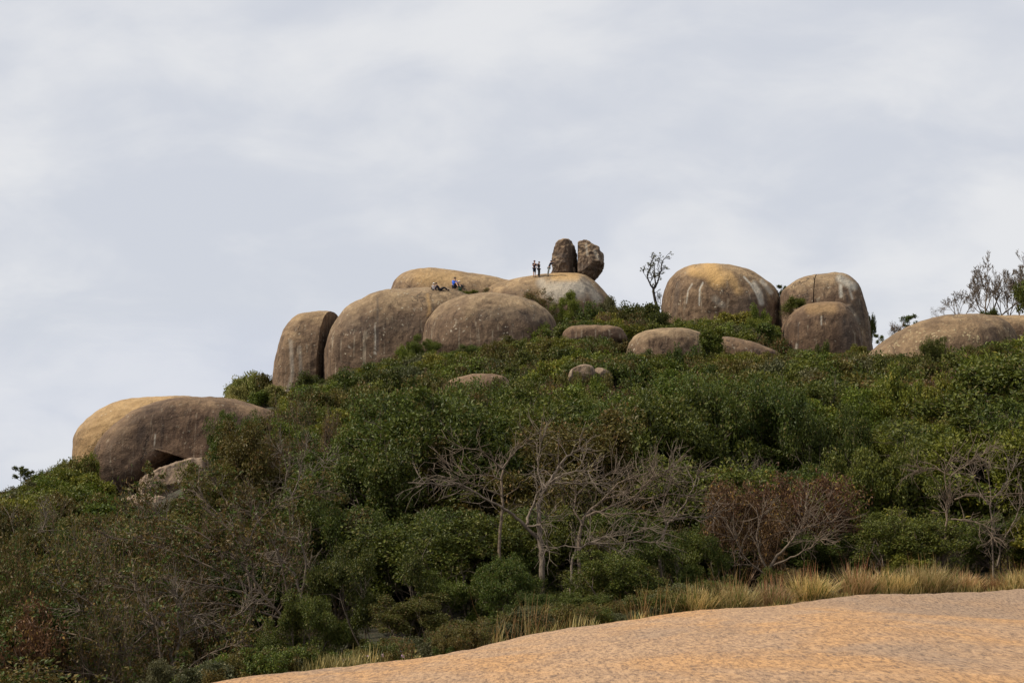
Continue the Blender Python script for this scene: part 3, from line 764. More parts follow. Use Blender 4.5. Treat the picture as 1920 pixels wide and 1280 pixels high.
# near plants: full of small leaves
for i, (mt, sd) in enumerate((('green', 11), ('green', 12), ('olive', 13), ('green', 14))):
    proto('leafy%d' % i, sd, dict(height=2.6, stems=4, levels=3, spread=0.75, r0=0.05, kids=(3, 5), upness=0.05), keep=0.20, leafmat=mt, total=32000, rad=0.42, L=0.095, W=0.055, up=0.9, sides=3)
proto('broad0', 21, dict(height=2.6, stems=2, levels=3, spread=0.5, r0=0.07, kids=(4, 5), upness=0.06), keep=0.3, leafmat='lime', total=18000, rad=0.40, L=0.16, W=0.07, up=0.9, sides=4)
proto('broad1', 22, dict(height=2.6, stems=3, levels=3, spread=0.5, r0=0.06, kids=(4, 5), upness=0.04), keep=0.25, leafmat='bright', total=20000, rad=0.38, L=0.12, W=0.06, up=0.9, sides=3)
for i, sd in enumerate((31, 32, 33)):   # spreading twiggy shrubs with thin leaf
    proto('twiggy%d' % i, sd, dict(height=2.5, stems=7, levels=3, spread=2.2, r0=0.035, kids=(5, 7), wander=0.17, upness=0.0, ratio=0.62, angle=(0.2, 0.65), rmin=0.0055, flat=0.06),
          bark='twig', leafmat='tawny', total=11000, rad=0.22, L=0.075, W=0.04, sides=3)
for i, (sd, bk) in enumerate(((41, 'bark_pale'), (42, 'twig'), (43, 'bark_pale'))):   # leafless tangles
    proto('bare%d' % i, sd, dict(height=2.6, stems=3, levels=4, spread=1.2, r0=0.05, kids=(3, 5), wander=0.22, upness=-0.01, ratio=0.72, angle=(0.3, 0.85), rmin=0.0065, flat=0.10),
          leaf=False, bark=bk, sides=3)
for i, sd in enumerate((51, 52)):
    proto('russet%d' % i, sd, dict(height=2.4, stems=5, levels=3, spread=0.9, r0=0.04, kids=(4, 6), upness=0.06), bark='twig_red', leafmat='brown', total=9000, rad=0.24, L=0.11, W=0.05, sides=3)
# mid and far bushes
for i, (mt, sd) in enumerate((('green', 61), ('olive', 62), ('bright', 63), ('grey', 64), ('olive', 65), ('green', 66), ('tawny', 67), ('lime', 68))):
    proto('bush%d' % i, sd, dict(height=1.5, stems=4, levels=2, spread=0.85, r0=0.035, kids=(5, 7), upness=0.06, ratio=0.6), leafmat=mt, keep=0.45, total=7500, rad=0.34, L=0.125, W=0.075, up=0.9, sides=3)
proto('dry0', 71, dict(height=1.6, stems=5, levels=3, spread=1.0, r0=0.03, kids=(4, 5), upness=0.05), bark='twig', leafmat='brown', total=2500, rad=0.22, L=0.12, W=0.06, sides=3)
proto('dry1', 72, dict(height=1.6, stems=5, levels=3, spread=1.1, r0=0.03, kids=(4, 5), upness=0.05), bark='twig', leafmat='tawny', total=3500, rad=0.22, L=0.12, W=0.05, sides=3)
# trees against the sky
proto('sparse_tree', 81, dict(height=4.2, stems=1, levels=3, r0=0.12, kids=(5, 6), wander=0.2, upness=0.12, ratio=0.5, angle=(0.5, 0.9), trunk=0.55), bark='bark_dark', leafmat='grey', total=1200, rad=0.22, L=0.16, W=0.07, sides=5)
proto('leafless_tree', 82, dict(height=3.4, stems=4, levels=4, spread=0.7, r0=0.07, kids=(4, 5), wander=0.16, upness=0.10, ratio=0.55, angle=(0.3, 0.7), rmin=0.012), leaf=False, bark='bark', sides=3)
proto('leafless_tree2', 83, dict(height=3.4, stems=3, levels=4, spread=0.8, r0=0.07, kids=(4, 5), wander=0.16, upness=0.08, ratio=0.55, angle=(0.3, 0.75), rmin=0.012), leaf=False, bark='bark', sides=3)
proto('slim_tree', 84, dict(height=4.0, stems=1, levels=3, r0=0.08, kids=(6, 8), wander=0.1, upness=0.08, ratio=0.36, angle=(0.7, 1.2), trunk=0.5), bark='bark_dark', leafmat='green', total=2200, rad=0.22, L=0.16, W=0.08, sides=4)
proto('upright_shrub', 85, dict(height=2.6, stems=4, levels=3, spread=0.28, r0=0.05, kids=(4, 6), wander=0.1, upness=0.2, ratio=0.42, angle=(0.2, 0.5)), bark='bark_dark', leafmat='green', total=12000, rad=0.2, L=0.11, W=0.05, sides=3)

NAMES = {'leafy': ('leafy_shrub', 'shrub'), 'broad': ('broadleaf_tree', 'tree'), 'twiggy': ('twiggy_shrub', 'twiggy shrub'), 'bare': ('bare_shrub', 'bare shrub'),
         'russet': ('russet_shrub', 'russet shrub'), 'bush': ('bush', 'bush'), 'dry': ('dry_bush', 'dry bush'), 'sparse_tree': ('bare_tree', 'tree'),
         'leafless_tree': ('leafless_tree', 'leafless tree'), 'slim_tree': ('slim_tree', 'slim tree'), 'upright_shrub': ('upright_shrub', 'upright shrub')}
def naming(key):
    k = key.rstrip('0123456789')
    return NAMES[k]

PLACED = []      # (x, y, radius)
HEROES = []      # what must stay in view: column, half width, top row, row to keep clear down to, distance
def put(key, x, y, z, w, h, rz, label, group=None, mat=None):
    pr = PROTO[key]; nm, cat = naming(key)
    root = bpy.data.objects.new(nm, None); COL.objects.link(root)
    root.empty_display_size = 0.2
    root.location = (x, y, z - 0.05); root.rotation_euler = (0, 0, rz)
    root.scale = (w / pr['w'], w / pr['w'], h / pr['h'])
    tag(root, label, cat, group)
    link('branches' if not key.startswith(('sparse', 'slim', 'broad', 'leafless')) else 'trunk', pr['trunk'], root)
    if pr['crown'] is not None:
        c = link('crown', pr['crown'], root)
        if mat:
            c.material_slots[0].link = 'OBJECT'; c.material_slots[0].material = M[mat]
    return root

def plant(key, px, top, d, wpx, label, group=None, mat=None, rz=None, base=None, keep=None):
    """a plant by what the photo shows: column, row of its top, distance, width in pixels"""
    x = P(px, top, d).x; zt = P(px, top, d).z
    z = float(ground_z(x, d)) if base is None else P(px, base, d).z
    if base is None:
        rk = rock_above(x, d)
        if rk is not None and rk > z and rk < zt - 0.4: z = rk - 0.1
    if zt - z < 0.5: z = zt - 0.8
    h = zt - z; w_ = wpx / F * d
    PLACED.append((x, d, w_ * 0.5))
    if d < 78: HEROES.append((px, wpx * 0.5, top, top + (keep if keep else 0.45) * min(F * h / d, 1.3 * wpx), d))
    return put(key, x, d, z, w_, h, rz if rz is not None else (px * 1.7) % 6.28, label, group, mat)

# --- plants one can point at
def limb_tree(label, D0, base_px, limbs, twigs=3, seed=9, mat='bark_pale', tw=(0.35, 0.9), tr=(.010, .008, .006, .0045), leaves=0, leafmat='grey', name='bare_shrub', cat='bare shrub', clear=True):
    rs = np.random.RandomState(seed)
    base = np.array(P(*base_px, D0)); tubes, tips = [], []
    X = [p[0] for l in limbs for p in l[0]]; Y = [p[1] for l in limbs for p in l[0]]
    for pts, r0, r1, dy in limbs:
        q = np.array([P(a, b, D0) for a, b in pts]) - base
        m = 4 * (len(q) - 1) + 1; u = np.linspace(0, len(q) - 1, m)
        q = np.stack([np.interp(u, np.arange(len(q)), q[:, k]) for k in range(3)], 1)
        q[1:-1] = (q[:-2] + 2 * q[1:-1] + q[2:]) / 4
        q[:, 1] += np.linspace(0, dy, m); q += rs.normal(0, 0.008 + 0.1 * r0, (m, 3)) * (np.arange(m) > 0)[:, None]
        if 'dead' not in label or True: tubes.append((q, np.linspace(r0, r1, m)))
        big = r0 > 0.04
        for k in range(2 if not big else m // 2, m):
            for _ in range(rs.poisson(twigs * 0.21) if k < m - 1 else twigs):
                along = q[k] - q[k - 1]; along /= np.linalg.norm(along) + 1e-6
                dr = rs.normal(0, 0.55, 3) + along * 0.9 + np.array([0, 0, 0.12]); dr /= np.linalg.norm(dr); ln = rs.uniform(*tw)
                w_ = [q[k]]
                for _k in range(3): dr = dr + rs.normal(0, .28, 3); dr /= np.linalg.norm(dr); w_.append(w_[-1] + dr * ln / 3)
                tubes.append((np.array(w_), np.array(tr))); tips.append((w_[-1], dr))
                for _k in (1, 2):
                    d2 = dr + rs.normal(0, .6, 3); d2 /= np.linalg.norm(d2)
                    e = [w_[_k], w_[_k] + d2 * ln * .25, w_[_k] + d2 * ln * .5 + rs.normal(0, .04, 3)]
                    tubes.append((np.array(e), np.array(tr[1:]) * 0.85)); tips.append((e[-1], d2))
    root = bpy.data.objects.new(name, None); COL.objects.link(root); root.location = base
    tag(root, label, cat)
    V, Fq = tubes_mesh(tubes, 5 if D0 < 60 else 4); link('trunk' if cat == 'tree' else 'branches', np_mesh('limbs', V, Fq, mats=[M[mat]]), root)
    if leaves:
        LV, LF = foliage(rs, [t for t in tips if rs.rand() < 0.5], None, 0.16, 0.11, 0.06, total=leaves); link('crown', np_mesh('limb_leaves', LV, LF, False, [M[leafmat]]), root)
    if clear: HEROES.append(((min(X) + max(X)) / 2, (max(X) - min(X)) / 2, min(Y), min(Y) + 0.72 * (max(Y) - min(Y)), D0))
limb_tree('lone nearly leafless tree standing against the sky beside the great round boulder', 168, (1236, 592),
            [([(1236, 590), (1232, 575), (1227, 558), (1225, 540)], 0.2, 0.14, 0),
             ([(1225, 541), (1219, 532), (1213, 521), (1215, 512), (1220, 503), (1219, 496), (1223, 488)], 0.11, 0.045, -0.5),
             ([(1227, 541), (1230, 531), (1228, 520), (1227, 510), (1227, 499)], 0.11, 0.045, 0.3),
             ([(1226, 541), (1232, 531), (1235, 521), (1238, 511), (1241, 504), (1240, 496), (1243, 488), (1247, 483)], 0.12, 0.045, 0.5),
             ([(1237, 513), (1235, 504), (1233, 496), (1235, 490)], 0.05, 0.025, 0.2), ([(1219, 532), (1222, 522), (1219, 513), (1217, 508)], 0.038, 0.025, -0.9),
             ([(1228, 520), (1233, 516), (1238, 512)], 0.038, 0.03, 0.4), ([(1213, 521), (1209, 516), (1206, 512)], 0.038, 0.02, -0.3)],
          3, 9, 'bark_dark', tw=(0.4, 1.0), tr=(.04, .032, .026, .02), leaves=1300, name='bare_tree', cat='tree', clear=False)
plant('sparse_tree', 1240, 547, 169, 18, 'tiny sapling between the lone tree and the great round boulder', base=582, rz=2)
plant('leafless_tree', 1848, 482, 124, 120, 'tallest grey leafless tree behind the spotted dome', base=608, rz=0.3)
plant('leafless_tree2', 1915, 478, 126, 100, 'leafless tree rising above the dark green tree at the edge of the picture', base=608, rz=1.4)
plant('leafless_tree2', 1800, 535, 123, 70, 'smaller leafless tree on the sky side of the tallest grey one', base=606, rz=2.2)
plant('bare1', 1772, 570, 122, 50, 'low bare twigs along the crest of the spotted dome', base=605)
plant('bush5', 1922, 523, 121, 70, 'dense dark green tree in front of the leafless trees', base=600)
plant('leafless_tree', 1882, 500, 125, 90, 'dense fine-twigged leafless tree between the tallest grey one and the dark green tree', base=608, rz=3.3)
plant('bush0', 1862, 578, 121, 36, 'dark shrub at the foot of the tallest leafless tree', base=602)
plant('slim_tree', 1706, 588, 122, 34, 'small leafy tree leaning over the shoulder of the spotted dome', base=640)
plant('dry0', 1683, 602, 121, 34, 'brown twiggy bush on the shoulder of the spotted dome', base=640)
plant('slim_tree', 1648, 625, 124, 22, 'little leafy bush in the gap of sky between boulders', base=665)
plant('slim_tree', 41, 872, 118, 34, 'slender tree standing alone on the skyline of the left ridge', base=925)
plant('slim_tree', 55, 880, 118, 26, 'shorter companion of the slender skyline tree', base=925)
plant('bush2', 76, 882, 115, 44, 'rounded bright green bush on the left skyline')
plant('bush3', 118, 862, 108, 56, 'pale green bush below the tan flank of the huge boulder', mat='pale')
plant('bush4', 150, 854, 107, 64, 'olive bush at the foot of the tan flank of the huge boulder')
plant('bush2', 170, 848, 107.5, 40, 'green bush nestled where tan and brown flanks of the huge boulder meet')
plant('bush0', 146, 886, 103, 66, 'dark green bush touching the left foot of the huge boulder')
plant('bush7', 90, 912, 103, 60, 'yellowish green bush on the left slope under the slender tree')
plant('bush2', 196, 925, 100, 30, 'small fresh green bush at the lower corner of the huge boulder')
plant('bush3', 236, 925, 100, 44, 'grey-green bush growing before the pale ledge')
plant('bush3', 468, 697, 150, 60, 'pale yellowish bush behind the huge boulder, leftmost below the pillar boulder', mat='pale')
plant('bush4', 500, 700, 149, 50, 'olive bush against the foot of the pillar boulder')
plant('bush7', 443, 722, 147, 46, 'yellow-green bush leaning towards the top of the huge boulder', mat='pale')
plant('bush7', 470, 708, 152, 60, 'pale yellow-green bush on the skyline left of the pillar boulder', mat='pale')
plant('bush2', 440, 738, 143, 56, 'green bush just above the top of the huge boulder', mat='pale')
plant('bush4', 515, 722, 140, 60, 'olive bush overlapping the left edge of the pillar boulder', mat='pale')
plant('bush2', 490, 730, 140, 60, 'fresh green bush between the huge boulder and the pillar boulder', mat='bright')
plant('bush0', 580, 696, 141, 50, 'dark bush in front of the foot of the cleft')
plant('leafy3', 790, 632, 134, 78, 'round dark green tree in front of the seam between broad boulder and front dome', mat='bright')
plant('bush2', 768, 640, 136, 44, 'green bush just left of the round dark green tree')
plant('leafy1', 893, 645, 131, 90, 'dense dark green tree under the front dome boulder')
plant('leafy2', 955, 632, 132, 80, 'olive tree under the right flank of the front dome boulder')
plant('bush2', 1008, 606, 138, 56, 'bright green feathery bush at the right edge of the front dome boulder')
plant('broad1', 1070, 545, 152, 62, 'green tree standing against the pale summit dome', mat='bright')
plant('dry0', 1003, 540, 160, 70, 'brown leafless bush on the summit dome', mat='tawny', base=580)
plant('dry1', 1025, 568, 153, 60, 'straggly brown bush between front dome and the green tree')
plant('dry1', 915, 538, 165, 26, 'dry brown tuft in the notch between two summit domes', base=556)
plant('bush4', 878, 543, 164, 42, 'low green patch of shrub beside the resting hikers', base=558, mat='bright')
plant('dry0', 893, 527, 168, 34, 'dry twiggy bush above the low green patch', base=552, mat='tawny')
plant('bush0', 1112, 568, 150, 60, 'dark bush just right of the green tree by the summit dome')
plant('bush3', 1140, 556, 158, 34, 'grey shrub at the right foot of the summit dome')
plant('bush5', 1195, 566, 155, 80, 'wide dark shrub between summit dome and lone tree')
plant('bush1', 1165, 575, 150, 60, 'olive shrub left of the lone tree')
plant('bush5', 1225, 580, 153, 60, 'dark green shrub around the foot of the lone tree')
plant('bush2', 1290, 596, 152, 64, 'green shrub before the left foot of the great round boulder')
plant('bush7', 1370, 584, 150, 88, 'yellow-green bush before the great round boulder')
plant('bush2', 1420, 572, 153, 40, 'little round bush in front of the shaded side of the great round boulder')
plant('leafy1', 1425, 595, 146, 86, 'big bright green bush between the great round boulder and the smooth brown one', mat='bright')
plant('bush7', 1335, 598, 147, 60, 'low yellow-green bush beside the dark upright shrub', mat='lime')
plant('upright_shrub', 1330, 618, 117, 44, 'dark upright cone-shaped shrub in front of the low boulders')
plant('bush0', 1283, 648, 113, 60, 'dark rounded shrub in front of the low boulder')
plant('slim_tree', 1467, 533, 163, 22, 'small tree peeping between round and cracked boulders', base=575)
plant('bush4', 1463, 545, 164, 34, 'olive shrub in the gap between round and cracked boulders', base=585)
plant('bush5', 1495, 556, 154, 42, 'dark shrub before the left half of the cracked boulder', base=585)
plant('dry1', 1478, 575, 155, 40, 'straw-coloured bush on the slope under the cracked boulder', base=600)
plant('bush0', 1542, 640, 125, 34, 'small dark bush against the base of the smooth upright boulder')
plant('bush5', 1490, 655, 124, 50, 'dark shrub at the left foot of the smooth upright boulder')
plant('broad0', 1600, 645, 118, 50, 'yellow-green shrub at the right foot of the smooth upright boulder')
plant('bush0', 1632, 585, 163, 16, 'shrub clinging to the outer flank of the cracked boulder', base=640)
plant('leafy0', 1750, 632, 100, 56, 'dark shrub rising before the spotted dome')
plant('leafy2', 1850, 640, 96, 100, 'wide olive shrub beneath the spotted dome')
plant('broad0', 1755, 705, 66, 150, 'glowing yellow-green tree, largest of its colour, on the right slope')
plant('broad0', 1690, 690, 72, 120, 'yellow-green tree on the uphill side of the largest yellow-green one')
plant('bush4', 835, 712, 96, 60, 'olive bush at the left end of the half-buried boulder')
plant('dry1', 880, 713, 96, 60, 'dry bush in front of the half-buried boulder')
plant('bush1', 930, 709, 96.5, 56, 'olive bush at the right end of the half-buried boulder')
plant('bush4', 905, 728, 95, 60, 'low olive bush downhill of the half-buried boulder')
plant('bush6', 1085, 699, 94.5, 60, 'tawny bush touching the larger small rock')
plant('bush4', 1068, 698, 93.5, 50, 'olive bush hiding the left foot of the larger small rock')
plant('bush2', 1108, 703, 92.5, 70, 'green bush spread in front of both small rocks')
plant('bush1', 1130, 700, 95, 50, 'olive bush touching the smaller grey rock')
plant('bush5', 1105, 632, 129, 60, 'dark bush in front of the flat lens-like boulder')
plant('bush1', 1150, 634, 129, 50, 'olive bush at the right end of the flat boulder')
plant('bush0', 1205, 655, 121, 46, 'dark bush at the left end of the low rounded boulder')
plant('bush4', 1240, 662, 121, 50, 'olive bush before the low rounded boulder')
plant('bush7', 1400, 658, 124, 60, 'yellow-green bush before the low sloping boulder')
plant('bush1', 1365, 652, 123, 46, 'olive bush right at the foot of the dark upright shrub')
limb_tree('grey dead tree with a forked trunk, in the middle of the thicket', 40, (1017, 1120), [
    ([(1017, 1120), (1017, 1050), (1013, 1008), (1012, 977), (1011, 946), (1019, 917), (1031, 902), (1046, 877), (1063, 852), (1088, 838)], .085, .018, .5),
    ([(1008, 1008), (986, 986), (967, 969), (946, 954), (923, 942), (888, 923), (858, 907), (831, 913), (800, 908)], .05, .012, -.8),
    ([(986, 986), (994, 956), (1006, 925), (1021, 908)], .042, .02, .3), ([(1029, 904), (1061, 906), (1102, 905), (1130, 910)], .025, .008, -.3),
    ([(1029, 906), (1050, 892), (1071, 885), (1100, 886)], .025, .008, -.6), ([(986, 987), (1005, 985), (1018, 978), (1025, 970)], .03, .01, -.5),
    ([(1019, 917), (1010, 890), (1008, 860), (1016, 825)], .025, .008, .4)], 5, seed=3)
limb_tree('slim bare tree whose top splays to both sides, left of the forked dead tree', 41, (940, 1090), [
    ([(940, 1090), (936, 1010), (942, 946), (942, 879)], .05, .03, .3), ([(942, 879), (917, 858), (900, 845), (870, 842)], .028, .008, -.4),
    ([(942, 879), (958, 854), (977, 837), (990, 822)], .026, .008, .3), ([(941, 900), (920, 890), (880, 892), (850, 884)], .022, .007, -.2), ([(942, 930), (905, 915), (872, 900), (838, 896)], .022, .007, -.6)], 5, seed=4, mat='twig')
limb_tree('wide tangle of brown-grey bare branches right of the forked dead tree', 40, (1092, 1110), [
    ([(1092, 1110), (1085, 1040), (1092, 973), (1113, 950), (1138, 933), (1165, 925), (1200, 915), (1240, 890)], .055, .01, .4),
    ([(1100, 968), (1154, 946), (1180, 936), (1215, 905), (1225, 880)], .035, .008, -.5), ([(1092, 985), (1075, 955), (1082, 925), (1110, 900), (1150, 885)], .03, .008, .5),
    ([(1120, 945), (1160, 905), (1200, 888), (1250, 880)], .026, .007, .2), ([(1180, 936), (1220, 935), (1260, 925), (1290, 930)], .026, .007, -.3),
    ([(1110, 955), (1140, 965), (1180, 962), (1230, 970)], .024, .007, -.8)], 7, seed=5, mat='twig')
limb_tree('low arching bare branches under the wide tangle', 39, (1070, 1120), [
    ([(1070, 1120), (1073, 1044), (1090, 1027), (1109, 1016), (1134, 1023), (1163, 1033)], .04, .008, .3), ([(1109, 1016), (1140, 1005), (1180, 1000), (1215, 990)], .022, .007, -.3),
    ([(1090, 1027), (1060, 1022), (1030, 1030)], .02, .007, .2), ([(1109, 1016), (1150, 1020), (1190, 1012), (1225, 1018)], .018, .007, -.6)], 6, seed=6)
limb_tree('bare grey shrub leaning right, with crooked limbs, between tangle and russet shrub', 40, (1245, 1110), [
    ([(1245, 1110), (1235, 1040), (1250, 985), (1275, 960), (1300, 920), (1310, 890)], .045, .01, .3), ([(1250, 985), (1240, 945), (1255, 905), (1250, 880)], .03, .008, -.4), ([(1262, 972), (1290, 968), (1330, 970)], .02, .007, -.3)], 6, seed=7)
limb_tree('bare fan of branches rising from behind the straw tussocks', 40, (1440, 1100), [
    ([(1440, 1100), (1441, 1070), (1460, 1040), (1480, 1020), (1497, 1000), (1523, 985), (1563, 978)], .045, .01, .3), ([(1497, 1000), (1505, 980), (1513, 960)], .02, .007, -.2),
    ([(1442, 1075), (1425, 1040), (1420, 1000), (1432, 965)], .03, .008, .4), ([(1450, 1060), (1480, 1045), (1510, 1030), (1530, 1010)], .026, .008, -.5), ([(1440, 1080), (1400, 1050), (1380, 1010)], .024, .008, .1)], 7, seed=8, mat='twig')
limb_tree('crooked vine-like bare tree over the dark gap at right', 41, (1765, 1100), [
    ([(1765, 1100), (1767, 1053), (1773, 1013), (1777, 980), (1780, 953), (1790, 936), (1780, 920), (1778, 886), (1785, 865)], .035, .012, .4),
    ([(1783, 973), (1813, 976), (1840, 983), (1853, 1006)], .024, .008, -.4), ([(1790, 936), (1820, 925), (1847, 933), (1897, 925)], .024, .008, -.3), ([(1780, 890), (1750, 875), (1730, 880)], .02, .007, .2), ([(1780, 895), (1815, 870), (1850, 850)], .02, .007, .3)], 7, seed=9, mat='twig')
limb_tree('thin pale bare sapling beside the right edge', 41, (1863, 1095), [
    ([(1863, 1095), (1862, 1010), (1860, 936), (1858, 880)], .03, .01, .2), ([(1870, 1060), (1877, 1013), (1890, 993), (1910, 950), (1925, 920)], .028, .008, -.3), ([(1860, 936), (1885, 915), (1905, 880)], .02, .007, .3), ([(1860, 950), (1835, 925), (1820, 890)], .02, .007, -.2)], 7, seed=10)
limb_tree('long pale sagging limbs of a bare shrub near the bottom left', 38, (330, 1330), [
    ([(330, 1330), (322, 1240), (312, 1190), (300, 1163), (283, 1176), (250, 1206), (217, 1223), (187, 1230)], .05, .009, .4), ([(325, 1260), (340, 1190), (335, 1136), (337, 1112)], .035, .009, -.3),
    ([(312, 1190), (280, 1150), (240, 1136), (200, 1143), (143, 1146)], .03, .008, .3), ([(336, 1145), (350, 1152), (370, 1154)], .018, .007, -.2), ([(340, 1190), (400, 1165), (450, 1150), (470, 1130)], .026, .008, .3)], 7, seed=11)
limb_tree('huge brown fan of thin twigs sweeping left over the lower slope', 39.5, (560, 1250), [
    ([(560, 1250), (545, 1180), (500, 1120), (430, 1080), (350, 1045), (260, 1015), (190, 1005)], .05, .008, .5), ([(515, 1140), (440, 1105), (340, 1085), (240, 1080), (165, 1090)], .03, .007, -.3),
    ([(530, 1160), (430, 1130), (330, 1130), (230, 1160), (150, 1195)], .03, .007, .2), ([(500, 1120), (450, 1050), (380, 1000), (300, 965)], .03, .007, -.4), ([(480, 1108), (470, 1040), (430, 980), (380, 940)], .028, .007, .3),
    ([(545, 1180), (540, 1100), (520, 1020), (480, 960)], .028, .007, -.5), ([(548, 1190), (470, 1180), (380, 1190), (290, 1225)], .025, .007, .4)], 10, seed=15, mat='twig', leaves=5000, leafmat='tawny', name='twiggy_shrub', cat='twiggy shrub')
limb_tree('brown fan of thin twigs spreading left at the bottom of the picture', 37.5, (300, 1400), [
    ([(300, 1400), (280, 1300), (220, 1230), (140, 1190), (50, 1175)], .05, .007, .5), ([(285, 1310), (220, 1270), (130, 1255), (40, 1260)], .03, .007, -.3), ([(250, 1265), (230, 1200), (180, 1140), (110, 1100)], .03, .007, .3),
    ([(290, 1330), (340, 1260), (400, 1220), (450, 1205)], .028, .007, -.3), ([(280, 1300), (300, 1230), (290, 1170), (250, 1110)], .028, .007, .2)], 10, seed=16, mat='twig', leaves=4000, leafmat='tawny', name='twiggy_shrub', cat='twiggy shrub')
limb_tree('olive-brown fan of thin twigs uphill of the huge brown fan', 44, (470, 1120), [
    ([(470, 1120), (460, 1040), (420, 980), (360, 940), (290, 925)], .045, .007, .5), ([(460, 1040), (480, 980), (530, 940), (590, 925)], .03, .007, -.3), ([(440, 1010), (430, 950), (400, 905)], .028, .007, .3),
    ([(465, 1060), (410, 1030), (340, 1010), (270, 1005)], .028, .007, -.2), ([(470, 1070), (530, 1020), (590, 990), (640, 985)], .028, .007, .3)], 10, seed=17, mat='twig', leaves=5000, leafmat='tawny', name='twiggy_shrub', cat='twiggy shrub')
limb_tree('pale crooked branches reaching left out of the dark glossy shrub', 42, (560, 1220), [
    ([(560, 1220), (565, 1120), (547, 1063), (513, 1060), (480, 1066), (450, 1080), (415, 1085)], .045, .008, .4), ([(565, 1120), (575, 1060), (563, 1006), (533, 1010), (520, 1033)], .032, .008, -.3), ([(547, 1063), (520, 1045), (485, 1048)], .022, .007, .2)], 7, seed=12)
limb_tree('whitish bare branches fanning up beside the brown shrubs', 52, (555, 1040), [
    ([(555, 1040), (548, 970), (547, 927), (560, 900), (563, 870), (572, 840)], .04, .01, .2), ([(547, 927), (535, 905), (540, 880), (530, 850)], .025, .008, -.2), ([(560, 900), (590, 885), (610, 862)], .022, .008, .3)], 7, seed=13)
limb_tree('grey dead branches sprawling on the left slope', 64, (45, 1090), [
    ([(45, 1090), (43, 1023), (60, 1003), (80, 993), (117, 995)], .05, .012, .3), ([(50, 1015), (67, 1010), (107, 1013)], .03, .01, -.3), ([(43, 1030), (25, 1000), (15, 970)], .03, .01, .3), ([(80, 993), (85, 970), (78, 950)], .025, .01, .2)], 6, seed=14)
plant('russet0', 1480, 885, 44, 230, 'russet-leaved shrub above the grey fan of branches')
plant('russet1', 1380, 900, 43, 170, 'russet shrub left of the grey fan of branches')
plant('twiggy0', 330, 900, 47, 380, 'enormous twiggy brown shrub sweeping across the lower left slope', rz=0.3)
plant('twiggy1', 200, 970, 44, 330, 'wide twiggy brown shrub at lower left beside the enormous one', rz=1.5)
plant('twiggy2', 440, 960, 44, 330, 'twiggy shrub with pale arching limbs, right of the enormous one', rz=2.9)
plant('twiggy0', 300, 1060, 40, 360, 'low twiggy shrub with long pale branches near the bottom left', rz=4.0)
plant('twiggy1', 130, 1130, 38, 300, 'twiggy shrub in the bottom left corner', rz=5.2)
plant('russet0', 30, 1010, 42, 200, 'rust-brown shrub at the left edge of the picture', mat='tawny')
plant('russet1', 60, 1120, 38, 220, 'rust-red shrub in the lowest left corner')
plant('twiggy2', 560, 760, 68, 150, 'dark reddish twiggy shrub against the right end of the huge boulder', mat='brown', rz=1.1)
plant('twiggy1', 640, 765, 70, 120, 'brownish twiggy shrub uphill from the white bare branches', mat='brown')
plant('leafy2', 470, 792, 66, 190, 'olive-yellow tree covering the right end of the huge boulder', mat='olive')
plant('leafy0', 440, 770, 76, 90, 'dark leafy shrub spilling over the huge boulder above its hollow')
plant('leafy2', 400, 870, 64, 170, 'olive-yellow shrub covering the end of the pale ledge')
plant('leafy3', 90, 1000, 50, 190, 'dense green shrub between rust-red and twiggy shrubs')
plant('leafy0', 720, 830, 52, 240, 'large dark green shrub uphill of the leaning masses in the middle')
plant('leafy1', 640, 940, 45, 230, 'dark glossy shrub left of the long bare branches')
plant('leafy0', 800, 975, 42, 290, 'great rounded green shrub above the mauve flowers')
plant('leafy3', 700, 1020, 39, 230, 'green shrub hanging over the shadow by the mauve flowers')
plant('leafy1', 1650, 830, 47, 260, 'tall dark green shrub behind the straw tussocks')
plant('leafy3', 1560, 760, 56, 200, 'dark shrub uphill of the russet shrub')
plant('leafy0', 1700, 960, 41, 190, 'glossy dark shrub directly behind the tallest straw tussock')
plant('leafy1', 570, 1110, 36, 170, 'leafy green shrub at the lower end of the slab')
plant('broad1', 420, 1225, 31, 150, 'small bright leafy bush at the lowest corner of the slab')
plant('broad1', 300, 1235, 32, 150, 'leafy bush under long pale branches at the bottom of the picture', mat='grey')
plant('leafy3', 1280, 990, 40, 180, 'fresh green shrub between bare tangles and straw grass')
plant('leafy0', 1150, 1030, 38, 160, 'low green shrub under the reddish-grey tangle')
plant('leafy1', 960, 1040, 38, 170, 'dark shrub at the foot of the forked dead tree')
plant('leafy0', 1880, 960, 42, 150, 'dark green shrub by the right edge above the straw grass')

# --- the rest of the thicket
VX = [-400, 0, 60, 130, 190, 200, 240, 330, 352, 400, 425, 440, 520, 560, 600, 640, 700, 740, 790, 830, 860, 900, 960, 1000, 1040, 1150, 1240, 1260, 1340,
      1420, 1460, 1470, 1540, 1610, 1640, 1720, 1800, 1900, 2000, 2500]
VY = [1000, 922, 896, 864, 850, 925, 945, 935, 925, 900, 880, 850, 738, 722, 714, 694, 676, 655, 640, 668, 655, 646, 636, 620, 606, 578, 590, 604, 606,
      596, 612, 648, 664, 658, 662, 664, 650, 632, 626, 600]
CLEAR = [(820, 950, 700, 722, 101), (1050, 1172, 612, 634, 136), (1180, 1455, 617, 662, 131), (1066, 1146, 686, 703, 99), (262, 400, 856, 915, 107), (240, 335, 925, 965, 99)]
def top_line(px): return float(np.interp(px, VX, VY))

